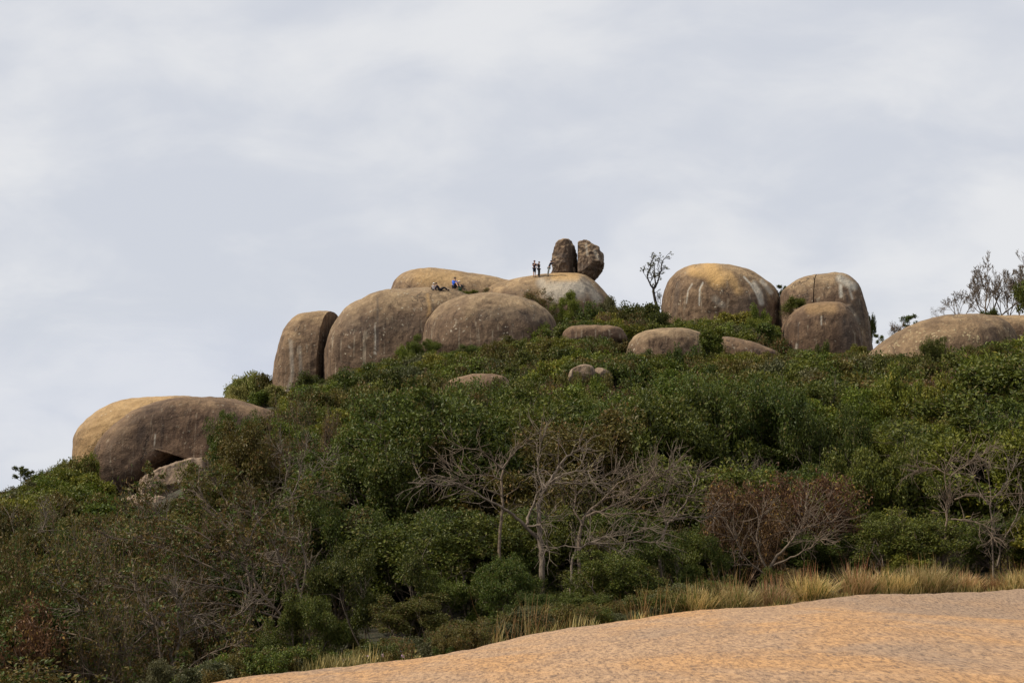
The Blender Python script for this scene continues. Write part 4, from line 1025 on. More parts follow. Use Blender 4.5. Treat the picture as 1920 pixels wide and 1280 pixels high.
rng = np.random.RandomState(77)
cand = []
d = 27.0
while d < 205:
    step = 2.2 if d < 72 else 1.25 + d * 0.0075
    half = 0.36 * d + 3
    for x in np.arange(-half, half, step):
        cand.append((x + rng.uniform(-.5, .5) * step, d + rng.uniform(-.5, .5) * step))
    d += step * (1.0 if d < 80 else 1.15)
spots = []
for (x, y) in cand:
    z = float(ground_z(x, y)); px, py = proj((x, y, z))
    if not (-130 < px < 2050): continue
    if y < 48 and float(slab_z(x, y)) > z - 0.15: continue
    # is the top visible over the terrain in front?
    tt = np.linspace(0.25, 0.97, 26)
    if y > 60 and np.any(ground_z(x * tt, y * tt) > (z + 2.6) * tt + 0.2): continue
    spots.append((x, y, z, px, py))
def pick(x, y, px, py, r):
    n = float(vnoise(np.array(x * 0.12), np.array(y * 0.12), 21, 2)) * 2.2
    if y < 72:
        if px < 620:
            if r < 0.34 and py > 850: return 'twiggy%d' % rng.randint(3), None
            if px < 130 and r < 0.6: return 'russet%d' % rng.randint(2), None
            if r < 0.37: return 'russet%d' % rng.randint(2), None
            return 'leafy%d' % rng.randint(4), rng.choice(['olive', 'green', 'tawny'])
        if 860 < px < 1340 and r < 0.03: return 'bare%d' % rng.randint(3), None
        if r < 0.02: return 'russet%d' % rng.randint(2), None
        if r < 0.10: return 'bare%d' % rng.randint(3), None
        if r < 0.24: return 'twiggy%d' % rng.randint(3), 'olive'
        if px > 1560 and n > 0.25: return 'broad0', None
        return 'leafy%d' % rng.randint(4), ('green' if r < 0.75 else 'olive' if r < 0.9 else 'bright')
    if px < 480 and r < 0.85: return 'bush%d' % rng.choice([2, 7, 1, 4, 3, 2, 7, 2]), None
    if y > 118 and r < 0.5: return 'bush%d' % rng.choice([2, 7, 2, 1, 5]), None
    if r < 0.54: return ('dry0' if r < 0.03 else 'bush%d' % rng.choice([1, 4, 5, 0, 2])), None
    r = (r - 0.54) / 0.46
    if r < 0.04: return 'dry0', None
    if r < 0.19: return 'dry1', None
    k = rng.randint(8)
    if px < 480: return 'bush%d' % rng.choice([2, 7, 1, 4, 3, 2, 7]), None
    if n > 0.3: k = rng.choice([2, 7, 1, 4])
    if n < -0.3: k = rng.choice([0, 5, 3, 6])
    return 'bush%d' % k, None

ZONES = [(lambda px, y: y < 75 and px < 620, 'in the thicket low on the left, under the huge lowest boulder', 'left thicket'),
         (lambda px, y: y < 75 and px < 1340, 'in the dark thicket above the middle of the bare slab', 'middle thicket'),
         (lambda px, y: y < 75, 'in the dark thicket behind the straw-coloured grass', 'right thicket'),
         (lambda px, y: px < 480, 'on the left ridge around the huge lowest boulder', 'left ridge'),
         (lambda px, y: px < 1050, 'on the slope below the domed summit boulders', 'summit slope'),
         (lambda px, y: px < 1640, 'on the slope below the great round boulder', 'east slope'),
         (lambda px, y: True, 'below the lichen-spotted dome', 'right slope')]
LOOK = {'leafy': {'green': 'dark green leafy shrub', 'olive': 'olive-leaved shrub', 'bright': 'fresh green leafy shrub', 'tawny': 'tawny-leaved shrub'},
        'twiggy': 'spreading twiggy brown shrub', 'bare': 'bare grey-branched shrub', 'russet': 'russet-leaved shrub', 'broad': 'yellow-green broadleaf tree'}
LAND = [(60, 900, 'the slender skyline tree'), (120, 875, 'the pale skyline bush'), (165, 900, 'the left foot of the huge lowest boulder'), (250, 880, 'the brown flank of the huge lowest boulder'),
        (330, 890, 'the upper pale ledge'), (285, 955, 'the lower pale ledge'), (440, 830, 'the olive tree over the huge boulder'), (30, 1040, 'the rust-red shrub at the edge'), (90, 1040, 'the dense green shrub by the rust-red one'),
        (330, 960, 'the enormous twiggy shrub'), (200, 1030, 'the wide twiggy shrub'), (440, 1020, 'the twiggy shrub with arching limbs'), (300, 1120, 'the low twiggy shrub'), (130, 1190, 'the twiggy shrub in the corner'),
        (560, 720, 'the pillar boulder'), (480, 730, 'the bushes by the pillar boulder'), (560, 800, 'the dark reddish twiggy shrub'), (585, 900, 'the white bare branches'), (680, 690, 'the broad brown boulder'),
        (640, 790, 'the brownish twiggy shrub'), (780, 665, 'the tree under the seam'), (893, 665, 'the tree under the front dome'), (890, 715, 'the half-buried boulder'), (720, 880, 'the large green shrub mid-thicket'),
        (640, 990, 'the dark glossy shrub'), (800, 1020, 'the great rounded green shrub'), (700, 1080, 'the shrub over the shadow'), (570, 1160, 'the lower end of the slab'), (745, 1180, 'the mauve flowers'),
        (1010, 850, 'the forked dead tree'), (890, 900, 'the level bare branches'), (1190, 910, 'the reddish-grey tangle'), (1270, 960, 'the drooping tangle'), (960, 1080, 'the foot of the dead tree'), (1000, 640, 'the right end of the front dome'),
        (1105, 700, 'the two small rocks'), (1110, 632, 'the flat lens-like boulder'), (1070, 580, 'the tree on the summit dome'), (1195, 585, 'the lone bare tree'), (1255, 645, 'the low rounded boulder'), (1330, 650, 'the dark upright shrub'),
        (1390, 650, 'the low sloping boulder'), (1345, 590, 'the great round boulder'), (1425, 620, 'the big bright green bush'), (1540, 650, 'the smooth upright boulder'), (1630, 640, 'the gap of sky'), (1700, 650, 'the spotted dome'),
        (1850, 660, 'the wide olive shrub by the dome'), (1560, 800, 'the dark shrub above the russet ones'), (1480, 920, 'the russet shrub'), (1380, 930, 'the smaller russet shrub'), (1490, 1000, 'the grey fan of branches'),
        (1650, 880, 'the tall dark shrub'), (1755, 760, 'the glowing yellow-green tree'), (1690, 740, 'the second yellow-green tree'), (1870, 860, 'the grey tangle at the edge'), (1810, 920, 'the overhanging bare shrub'),
        (1700, 1000, 'the tallest straw tussock'), (1600, 1030, 'the upright straw tussock'), (1300, 1060, 'the pale tussock mid-slab'), (1150, 1090, 'the reddish-grey tangle foot'), (1200, 740, 'the slope under the two small rocks'),
        (1000, 740, 'the open slope right of the half-buried boulder'), (1400, 740, 'the slope beneath the low sloping boulder'), (800, 770, 'the slope left of the half-buried boulder')]
USED = {}
def where(look, px, py, asp, h, k):
    near = sorted(LAND, key=lambda q: (q[0] - px) ** 2 + (q[1] - py) ** 2)[:3]
    best = None
    for lx, ly, nm in near:
        dx, dy = px - lx, py - ly; dist = math.hypot(dx, dy)
        if abs(dx) > abs(dy): rel = 'right of' if dx > 0 else 'left of'
        else: rel = 'downhill of' if dy > 0 else 'uphill of'
        pre = 'just ' if dist < 38 else '' if dist < 90 else 'well '
        for size in ('', 'tall ' if asp < 0.95 else 'broad ' if asp > 1.2 else 'round ', ('large ' if h > 2.6 else 'small ')):
            lab = size + look + ' ' + pre + rel + ' ' + nm
            if lab not in USED and len(lab.split()) <= 16:
                USED[lab] = 1; return lab
            best = best or lab
    return best
fit = []
for (x, y, z, px, py) in spots:
    r = rng.rand(); key, mt = pick(x, y, px, py, r)
    if y < 72:
        h = rng.uniform(3.0, 6.2) * (0.75 if key.startswith(('bare', 'twig')) else 1.0); w_ = h * rng.uniform(0.85, 1.35)
        if key.startswith('twiggy'): w_ *= 1.35
        if y < 40: h *= 0.62; w_ *= 0.75
    else:
        h = rng.uniform(1.6, 3.3); w_ = h * rng.uniform(0.9, 1.4)
    # keep under the line where rock or sky shows in the photograph
    half = w_ * 0.5 / y * F
    line = max(top_line(px), top_line(px - half * 0.7), top_line(px + half * 0.7)) if y > 55 else max(top_line(px), 700)
    zmax = P(px, line, y).z
    if z + h > zmax: h = zmax - z
    if y < 37 and 560 < px < 960 and rng.rand() < 0.8: continue      # deep shade under the hanging shrubs
    if y < 48:                                     # low plants only by the grass edge
        lim = P(px, 955 if px > 620 else 1000, y).z
        h = min(h, lim - z)
    if h < (0.7 if y > 72 else 1.1): continue
    w_ = min(w_, h * 1.7)
    tpy = proj((x, y, z + h))[1]; bad = False
    for (x0, x1, y0, y1, dd) in CLEAR:
        if y < dd - 0.5 and px + half > x0 and px - half < x1 and tpy < y1 and py > y0:
            h2 = P(px, y1 + 2, y).z - z
            if h2 > 0.8: h = min(h, h2); w_ = min(w_, h * 1.6)
            else: bad = True
    if bad: continue
    for (hx, hw, ht, hb, hd) in HEROES:
        if y < hd + 0.6 and abs(px - hx) < hw * 0.8 + half * 0.6:
            h = min(h, P(px, hb, y).z - z)
    if h < 0.8: continue
    w_ = min(w_, h * 1.5)
    rk = rock_above(x, y, 0.3)
    if rk is not None and rk > z + 0.25: continue
    skip = False
    for (qx, qy, qr) in PLACED:
        if abs(qx - x) < 3 and abs(qy - y) < 3 and math.hypot(qx - x, qy - y) < min(0.45 * qr, 1.1) : skip = True; break
    if skip: continue
    fit.append((x, y, z, px, key, mt, w_, h))
# the ones that show largest become objects, the small far ones one mass
fit.sort(key=lambda f: -f[7] * f[6] / (f[1] ** 2))
count = {}
scrub = []
for (x, y, z, px, key, mt, w_, h) in fit:
    nm, cat = naming(key)
    lim = {'bush': 215, 'dry bush': 60, 'shrub': 215, 'twiggy shrub': 120, 'bare shrub': 90, 'russet shrub': 60, 'tree': 60}[cat]
    rz = rng.uniform(0, 6.28)
    if count.get(cat, 0) >= lim:
        scrub.append((x, y, z, key, w_, h, rz)); continue
    count[cat] = count.get(cat, 0) + 1
    zn = next(q for q in ZONES if q[0](px, y))
    k = key.rstrip('0123456789')
    if k in ('bush', 'dry'):
        look = {'green': 'dark green bush', 'olive': 'olive green bush', 'bright': 'fresh green bush', 'grey': 'grey-green bush', 'tawny': 'tawny bush', 'lime': 'yellow-green bush', 'brown': 'dry brown bush'}[PROTO[key]['leafmat']]
    elif k == 'leafy': look = LOOK[k][mt]
    else: look = LOOK[k]
    put(key, x, y, z, w_, h, rz, where(look, px, 0.5 * (proj((x, y, z + h))[1] + proj((x, y, z))[1]) if y > 70 else proj((x, y, z + h * 0.75))[1], w_ / h, h, k), look + 's of the ' + zn[2], mt if k == 'leafy' or (k == 'twiggy' and mt) else None)
print('PLANTS', count, 'scrub', len(scrub))

# the many small far bushes and the low undergrowth: one mass of instances
pc = bpy.data.collections.new('scrub_kinds')
keys = sorted(PROTO)
for i, k in enumerate(keys):
    pr = PROTO[k]
    if pr['LV'] is None:
        V, Fs = pr['V'], [pr['F']]; mi = None
        me = np_mesh('scrub_kind', V, Fs, mats=[M[pr['bark']]])
    else:
        V = np.concatenate([pr['V'], pr['LV']]); me = np_mesh('scrub_kind', V, [pr['F'], pr['LF'] + len(pr['V'])], smooth=False, mats=[M[pr['bark']], M[pr['leafmat']]])
        mi = np.zeros(len(me.polygons), dtype=np.int32); mi[len(pr['F']):] = 1
        me.polygons.foreach_set('material_index', mi)
    o = bpy.data.objects.new('k%02d' % i, me); pc.objects.link(o)
under = []
for _ in range(260):                             # weeds and seedlings in the shade behind the rim
    px = rng.uniform(380, 1350); y = float(np.interp(px, [390, 640, 960, 1280], [23.3, 25.3, 30.4, 33.6])) + rng.uniform(0.7, 4.5); x = (px - 960) / F * y
    z = max(float(ground_z(x, y)), float(slab_z(x, y))); h = rng.uniform(0.2, 0.7)
    under.append((x, y, z, rng.choice(['bush0', 'bush1', 'bush4', 'dry1', 'bush3']), h * 1.3, h, rng.uniform(0, 6.28)))
for _ in range(6500):                             # knee-high undergrowth everywhere on the soil
    y = rng.uniform(62, 175); x = rng.uniform(-1, 1) * (0.36 * y + 2)
    z = float(ground_z(x, y)); px, py = proj((x, y, z))
    if y < 48 and float(slab_z(x, y)) > z - 0.1: continue
    if py < top_line(px) + 10: continue
    if any(x0 < px < x1 and y0 - 5 < py < y1 + 12 and y < dd for (x0, x1, y0, y1, dd) in CLEAR): continue
    h = rng.uniform(0.5, 1.1)
    zmax = P(px, top_line(px), y).z
    h = min(h, zmax - z)
    if h < 0.3: continue
    under.append((x, y, z, rng.choice(['bush0', 'bush1', 'bush4', 'bush5', 'bush3', 'dry1', 'bush6']), h * 1.7, h, rng.uniform(0, 6.28)))
for _ in range(2600):                             # the slope goes on to both sides of the picture
    y = rng.uniform(34, 190); t_ = rng.uniform(0.345, 0.75) * (1 if rng.rand() < 0.5 else -1); x = t_ * y
    z = float(ground_z(x, y)); h = rng.uniform(1.6, 3.4)
    if y < 50 and float(slab_z(x, y)) > z - 0.1: continue
    rk = rock_above(x, y, 0.5)
    if rk is not None and rk > z: continue
    under.append((x, y, z, rng.choice(['bush0', 'bush1', 'bush2', 'bush4', 'bush5', 'bush3', 'dry1', 'leafy0', 'leafy2', 'leafy3', 'twiggy1']), h * rng.uniform(1.0, 1.5), h, rng.uniform(0, 6.28)))
pts = scrub + under
me = bpy.data.meshes.new('hillside_scrub')
me.from_pydata([(a[0], a[1], a[2] - 0.05) for a in pts], [], [])
a1 = me.attributes.new('idx', 'INT', 'POINT'); a1.data.foreach_set('value', [keys.index(a[3]) for a in pts])
a2 = me.attributes.new('rot', 'FLOAT_VECTOR', 'POINT'); a2.data.foreach_set('vector', np.array([(0, 0, a[6]) for a in pts], dtype=np.float32).reshape(-1))
a3 = me.attributes.new('siz', 'FLOAT_VECTOR', 'POINT'); a3.data.foreach_set('vector', np.array([(a[4] / PROTO[a[3]]['w'], a[4] / PROTO[a[3]]['w'], a[5] / PROTO[a[3]]['h']) for a in pts], dtype=np.float32).reshape(-1))
so = link('hillside_scrub', me)
tag(so, 'low mixed green and brown scrub covering the whole slope between larger shrubs', 'scrub', kind='stuff')
g = bpy.data.node_groups.new('scatter', 'GeometryNodeTree')
g.interface.new_socket('Geometry', in_out='INPUT', socket_type='NodeSocketGeometry')
g.interface.new_socket('Geometry', in_out='OUTPUT', socket_type='NodeSocketGeometry')
gi = g.nodes.new('NodeGroupInput'); go = g.nodes.new('NodeGroupOutput')
ci = g.nodes.new('GeometryNodeCollectionInfo'); ci.inputs['Collection'].default_value = pc
ci.inputs['Separate Children'].default_value = True; ci.inputs['Reset Children'].default_value = True
ip = g.nodes.new('GeometryNodeInstanceOnPoints'); ip.inputs['Pick Instance'].default_value = True
def named(nm, ty):
    n = g.nodes.new('GeometryNodeInputNamedAttribute'); n.data_type = ty; n.inputs['Name'].default_value = nm
    return n.outputs['Attribute']
g.links.new(gi.outputs[0], ip.inputs['Points']); g.links.new(ci.outputs[0], ip.inputs['Instance'])
g.links.new(named('idx', 'INT'), ip.inputs['Instance Index'])
e2r = g.nodes.new('FunctionNodeEulerToRotation'); g.links.new(named('rot', 'FLOAT_VECTOR'), e2r.inputs[0])
g.links.new(e2r.outputs[0], ip.inputs['Rotation']); g.links.new(named('siz', 'FLOAT_VECTOR'), ip.inputs['Scale'])
g.links.new(ip.outputs[0], go.inputs[0])
so.modifiers.new('scatter', 'NODES').node_group = g

# ------------------------------------------------------------------ grass along the edge of the slab
def blades(rng, C, H, spread, wd=0.012, lean=None, droop=0.5):
    """curved tapering blades rising from points C"""
    n = len(C); az = rng.uniform(0, 2 * math.pi, n); t = rng.rand(n) ** 0.7 * spread
    dr = np.stack([np.cos(az) * t, np.sin(az) * t, np.ones(n)], 1)
    if lean is not None: dr[:, :2] += lean
    dr /= np.linalg.norm(dr, axis=1, keepdims=True)
    sd = np.stack([-np.sin(az + rng.normal(0, .6, n)), np.cos(az), np.zeros(n)], 1); sd /= np.linalg.norm(sd, axis=1, keepdims=True)
    hor = dr.copy(); hor[:, 2] = -0.35
    V = []
    for k, (s_, ww) in enumerate(((0, 1.0), (0.38, 0.9), (0.74, 0.6), (1.0, 0.12))):
        c = C + dr * (H * s_)[:, None] + hor * (H * droop * s_ ** 2.4 * rng.uniform(0.3, 1.1, n))[:, None]
        V += [c - sd * wd * ww, c + sd * wd * ww]
    V = np.stack(V, 1).reshape(-1, 3); i = np.arange(n)[:, None] * 8
    Fq = np.concatenate([np.concatenate([i + 2 * k, i + 2 * k + 1, i + 2 * k + 3, i + 2 * k + 2], 1) for k in range(3)])
    return V, Fq

def edge_y(px):
    """distance of the slab's rim in that column"""
    return float(np.interp(px, [390, 640, 960, 1280, 1600, 1920, 2300], [23.3, 25.3, 30.4, 33.6, 36.6, 38.6, 38.8]))

def tussock(px, top, wpx, label, mat='straw', n=900, back=0.7, group='straw-coloured grass tussocks along the slab'):
    rs = np.random.RandomState(int(px)); y = edge_y(px) + back; x = (px - 960) / F * y
    z0 = max(float(slab_z(x, y)), float(ground_z(x, y))) - 0.1
    h = P(px, top, y).z - z0; w_ = wpx / F * y
    a = rs.uniform(0, 2 * math.pi, n); r_ = np.sqrt(rs.rand(n)) * w_ * 0.26
    C = np.stack([np.cos(a) * r_ * 1.2, np.sin(a) * r_ * 0.8, np.zeros(n)], 1)
    V, Fq = blades(rs, C, h * rs.uniform(0.45, 1.05, n), 0.85, wd=0.009, droop=0.55)
    root = bpy.data.objects.new('grass_tussock', None); COL.objects.link(root); root.location = (x, y, z0)
    tag(root, label, 'grass tussock', group)
    link('blades', np_mesh('tussock_blades', V, Fq, smooth=False, mats=[M[mat]]), root)
    C2 = C[:24] * 0.8
    V, Fq = blades(rs, C2, h * rs.uniform(0.95, 1.25, 24), 0.35, wd=0.006, droop=0.15)
    link('stalks', np_mesh('tussock_stalks', V, Fq, smooth=False, mats=[M['rust']]), root)

tussock(1905, 1052, 110, 'straw tussock cut by the right edge of the picture')
tussock(1800, 1062, 60, 'small straw tussock next to the rusty patch')
tussock(1722, 1042, 120, 'tallest and widest straw tussock on the rim of the slab', n=1400)
tussock(1655, 1056, 80, 'low straw tussock joined to the tallest one')
tussock(1600, 1046, 78, 'upright straw tussock separated from its neighbours by a dark green gap')
tussock(1510, 1058, 90, 'bushy straw tussock uphill of the leaning brown stalks')
tussock(1440, 1076, 80, 'thin straw tussock mixed with rusty stalks', n=600)
tussock(1370, 1080, 90, 'spreading straw tussock where the slab begins to level out')
tussock(1300, 1085, 80, 'pale tussock nearest to the middle of the slab')
tussock(1845, 1068, 70, 'rusty brown grass patch between two straw tussocks', mat='rust', n=500)

rs = np.random.RandomState(5)
def verge(name, label, n, p0, p1, h0, h1, mat, depth, seed, cat='grass', wd=0.008):
    rs = np.random.RandomState(seed)
    px = rs.uniform(p0, p1, n); y = np.array([edge_y(p) for p in px]) + 0.15 + rs.rand(n) ** 1.3 * depth * np.interp(px, [1200, 1500], [1, 0.6])
    x = (px - 960) / F * y; z = np.maximum(slab_z(x, y), ground_z(x, y)) - 0.05
    cl = np.clip(vnoise(x * 0.9, y * 0.9, seed, 2) * 3.2 + np.interp(px, [600, 1000, 1300, 1500], [0.62, 0.62, 0.62, 0.45]), 0.05, 1.4)
    keep = rs.rand(n) < cl ** 1.3
    C = np.stack([x, y, z], 1)[keep]; H = (rs.uniform(h0, h1, n) * cl)[keep]
    V, Fq = blades(rs, C, H, 0.5, wd=wd, droop=0.35)
    o = link(name, np_mesh(name, V, Fq, smooth=False, mats=[M[mat]]))
    tag(o, label, cat, kind='stuff')
verge('edge_grass', 'dry straw grass fringing the upper rim of the slab', 6500, 1180, 2050, 0.18, 0.5, 'straw', 1.4, 31)
verge('verge_grass', 'green and yellow grass between slab and dark thicket', 9000, 560, 2050, 0.12, 0.45, 'verge', 1.8, 32)
verge('rusty_grass', 'thin rusty seed stalks standing above the fringe grass', 900, 900, 2050, 0.6, 1.05, 'rust', 1.2, 33, wd=0.005)
verge('low_weeds', 'sparse weeds along the lower end of the slab', 2500, 380, 760, 0.15, 0.4, 'verge', 1.2, 34)

# mauve flowers
for k, (px, dy, lab) in enumerate(((700, 0.5, 'weed with pale mauve flowers, nearest the low end of the slab'), (745, 0.7, 'tall weed with pale mauve flowers in front of the dark shade'),
                                   (765, 0.5, 'short mauve-flowered weed beside yellow grass blades'), (672, 0.9, 'leaning mauve-flowered weed under the hanging shrub'))):
    rs = np.random.RandomState(100 + k); y = edge_y(px) + dy; x = (px - 960) / F * y; z = max(float(slab_z(x, y)), float(ground_z(x, y)))
    root = bpy.data.objects.new('flowering_weed', None); COL.objects.link(root); root.location = (x, y, z - 0.05)
    tag(root, lab, 'flower', 'mauve-flowered weeds by the slab')
    tb, tp = grow(rs, 0.55, 5, 1, 0.6, 0.006, (4, 6), 0.15, 0.1, 0.45)
    V, Fq = tubes_mesh(tb, 3); link('stems', np_mesh('weed_stems', V, Fq, mats=[M['verge']]), root)
    LV, LF = foliage(rs, tp, None, 0.08, 0.05, 0.025, total=500); link('leaves', np_mesh('weed_leaves', LV, LF, False, [M['verge']]), root)
    sel = [t for t in tp if t[0][2] > 0.3][::2]
    LV, LF = foliage(rs, sel, None, 0.03, 0.028, 0.024, total=len(sel) * 9); link('blossoms', np_mesh('weed_blossoms', LV, LF, False, [M['petal']]), root)

# ------------------------------------------------------------------ the hikers
def cloth(name, c): 
    if name not in M: M[name] = plain(name, c, 0.8, 0.2, 14)
    return M[name]
SKIN = cloth('skin', (0.42, 0.25, 0.17)); HAIR = cloth('black_hair', (0.012, 0.010, 0.010))

def skin_mesh(name, verts, edges, radii, mat, levels=1):
    me = bpy.data.meshes.new(name); me.from_pydata([Vector(v) for v in verts], edges, [])
    o = link(name, me); md = o.modifiers.new('s', 'SKIN'); sd = me.skin_vertices[0].data
    for i, r_ in enumerate(radii):
        rr = r_ if isinstance(r_, tuple) else (r_, r_); sd[i].radius = rr; sd[i].use_root = (i == 0)
    md.use_smooth_shade = True
    sb = o.modifiers.new('u', 'SUBSURF'); sb.levels = levels; sb.render_levels = levels
    dg = bpy.context.evaluated_depsgraph_get(); m2 = bpy.data.meshes.new_from_object(o.evaluated_get(dg))
    bpy.data.objects.remove(o); bpy.data.meshes.remove(me)
    m2.name = name; m2.materials.clear(); m2.materials.append(mat)
    return m2

def ball(name, c, r3, mat, cut=None):
    bm = bmesh.new(); bmesh.ops.create_uvsphere(bm, u_segments=14, v_segments=9, radius=1)
    for v in bm.verts: v.co = Vector((v.co.x * r3[0], v.co.y * r3[1], v.co.z * r3[2])) + Vector(c)
    if cut is not None: bmesh.ops.bisect_plane(bm, geom=bm.verts[:] + bm.edges[:] + bm.faces[:], plane_co=Vector(c) + Vector(cut[0]), plane_no=Vector(cut[1]), clear_outer=True)
    me = bpy.data.meshes.new(name); bm.to_mesh(me); bm.free(); me.polygons.foreach_set('use_smooth', [True] * len(me.polygons)); me.materials.append(mat)
    return me

def person(J, loc, rz, label, top, trousers, legs='long', sleeves='short', hat=None, shoes=(0.03, 0.03, 0.03), scale=1.0, group='hikers on the summit'):
    """J: joint positions, person facing -Y in its own frame, left is +X"""
    root = bpy.data.objects.new('person', None); COL.objects.link(root)
    root.location = loc; root.rotation_euler = (0, 0, rz); root.scale = (scale,) * 3
    tag(root, label, 'person', group)
    g_ = lambda k: Vector(J[k])
    verts = [g_('pelvis'), g_('waist'), g_('chest'), g_('neck'), g_('head'), g_('crown')]
    rad = [(0.145, 0.11), (0.125, 0.095), (0.155, 0.11), 0.055, (0.078, 0.092), (0.06, 0.07)]
    edges = [(0, 1), (1, 2), (2, 3), (3, 4), (4, 5)]
    for s_ in 'lr':
        b0 = len(verts)
        verts += [g_('sho_' + s_), g_('elb_' + s_), g_('wri_' + s_), g_('hand_' + s_)]; rad += [0.058, 0.042, 0.03, 0.036]
        edges += [(2, b0), (b0, b0 + 1), (b0 + 1, b0 + 2), (b0 + 2, b0 + 3)]
        h = g_('hand_' + s_); dr = (h - g_('wri_' + s_)).normalized(); sd = dr.cross(Vector((0, 1, 0.2))).normalized()
        for k, (off_, ln) in enumerate(((-0.03, .07), (-0.01, .085), (0.01, .08), (0.03, .065))):   # fingers
            verts.append(h + sd * off_ + dr * ln); rad.append(0.009); edges.append((b0 + 3, len(verts) - 1))
        verts.append(h + sd * 0.06 + dr * 0.02); rad.append(0.011); edges.append((b0 + 3, len(verts) - 1))
        b1 = len(verts)
        verts += [g_('hip_' + s_), g_('kne_' + s_), g_('ank_' + s_), g_('toe_' + s_)]; rad += [0.092, 0.062, 0.042, 0.04]
        edges += [(0, b1), (b1, b1 + 1), (b1 + 1, b1 + 2), (b1 + 2, b1 + 3)]
    link('body', skin_mesh('body', verts, edges, rad, SKIN, 2), root)
    # face and hair
    hd = g_('head'); f = J.get('face', Vector((0, -1, 0))); f = Vector(f).normalized(); rt = f.cross(Vector((0, 0, 1))).normalized()
    link('nose', ball('nose', hd + f * 0.10 + Vector((0, 0, -0.005)), (0.014, 0.018, 0.02), SKIN), root)
    for s_ in (-1, 1):
        link('eye', ball('eye', hd + f * 0.083 + rt * 0.032 * s_ + Vector((0, 0, 0.022)), (0.012, 0.010, 0.009), HAIR), root)
        link('ear', ball('ear', hd + rt * 0.083 * s_ + Vector((0, 0, 0.0)), (0.014, 0.022, 0.032), SKIN), root)
    link('hair', ball('hair', hd - f * 0.018 + Vector((0, 0, 0.045)), (0.095, 0.105, 0.095), HAIR, (f * 0.055 - Vector((0, 0, 0.02)), f - Vector((0, 0, 0.7)))), root)
    if hat:
        hm = cloth('hat_' + hat[0], hat[1])
        c_ = link('cap', ball('cap', hd - f * 0.005 + Vector((0, 0, 0.07)), (0.103, 0.112, 0.085), hm, (Vector((0, 0, -0.03)), Vector((0, 0, -1)))), root)
        link('brim', ball('brim', hd + f * 0.11 + Vector((0, 0, 0.05)), (0.075, 0.075, 0.012), hm), root)
    # clothes follow the same joints, a little wider
    tv = [g_('waist') * 0.4 + g_('pelvis') * 0.6, g_('waist'), g_('chest'), g_('chest') * 0.35 + g_('neck') * 0.65]; tr = [(0.168, 0.13), (0.152, 0.12), (0.178, 0.132), (0.08, 0.075)]; te = [(0, 1), (1, 2), (2, 3)]
    for s_ in 'lr':
        b0 = len(tv); tv += [g_('sho_' + s_), g_('elb_' + s_)]; tr += [0.078, 0.058]; te += [(2, b0), (b0, b0 + 1)]
        if sleeves == 'long': tv.append(g_('elb_' + s_) * 0.1 + g_('wri_' + s_) * 0.9); tr.append(0.044); te.append((b0 + 1, b0 + 2))
        else: tv[-1] = g_('sho_' + s_) * 0.35 + g_('elb_' + s_) * 0.65
    link('shirt', skin_mesh('shirt', tv, te, tr, cloth(*top), 2), root)
    tv = [g_('pelvis') + Vector((0, 0, 0.05))]; tr = [(0.165, 0.13)]; te = []
    for s_ in 'lr':
        b0 = len(tv); tv += [g_('hip_' + s_), g_('kne_' + s_)]; tr += [0.108, 0.082]; te += [(0, b0), (b0, b0 + 1)]
        if legs == 'long': tv.append(g_('kne_' + s_) * 0.06 + g_('ank_' + s_) * 0.94); tr.append(0.062); te.append((b0 + 1, b0 + 2))
    link('trousers' if legs == 'long' else 'shorts', skin_mesh('trousers', tv, te, tr, cloth(*trousers), 2), root)
    for s_ in 'lr':
        a = g_('ank_' + s_); t_ = g_('toe_' + s_)
        link('shoe', skin_mesh('shoe', [a - (t_ - a) * 0.25 + Vector((0, 0, -0.03)), a * 0.4 + t_ * 0.6, t_ + (t_ - a) * 0.25], [(0, 1), (1, 2)], [0.052, 0.052, 0.04], cloth('shoe_leather', shoes), 1), root)
    return root

STAND = dict(pelvis=(0, 0, .94), waist=(0, .01, 1.10), chest=(0, .01, 1.33), neck=(0, .015, 1.50), head=(0, -.015, 1.62), crown=(0, 0, 1.70),
    sho_l=(.18, .01, 1.42), elb_l=(.24, .03, 1.14), wri_l=(.24, -.04, .90), hand_l=(.24, -.06, .83), sho_r=(-.18, .01, 1.42), elb_r=(-.24, .03, 1.14), wri_r=(-.24, -.04, .90), hand_r=(-.24, -.06, .83),
    hip_l=(.095, 0, .90), kne_l=(.10, -.02, .50), ank_l=(.10, .03, .09), toe_l=(.11, -.10, .045), hip_r=(-.095, 0, .90), kne_r=(-.10, -.02, .50), ank_r=(-.10, .03, .09), toe_r=(-.11, -.10, .045))
SIT = dict(STAND, pelvis=(0, 0, .12), waist=(0, .02, .28), chest=(0, -.02, .50), neck=(0, -.05, .66), head=(0, -.09, .78), crown=(0, -.08, .86),
    sho_l=(.18, -.02, .58), elb_l=(.25, -.20, .38), wri_l=(.13, -.38, .42), hand_l=(.08, -.43, .42), sho_r=(-.18, -.02, .58), elb_r=(-.25, -.20, .38), wri_r=(-.13, -.38, .42), hand_r=(-.08, -.43, .42),
    hip_l=(.10, -.04, .12), kne_l=(.15, -.40, .42), ank_l=(.13, -.62, .08), toe_l=(.13, -.75, .04), hip_r=(-.10, -.04, .12), kne_r=(-.15, -.40, .42), ank_r=(-.13, -.62, .08), toe_r=(-.13, -.75, .04))

def foot(px, py):
    for k in range(12):
        h = on_rock(px, py + k * 0.6)
        if h is not None and h.y < 175: return h
    return P(px, py, 168)

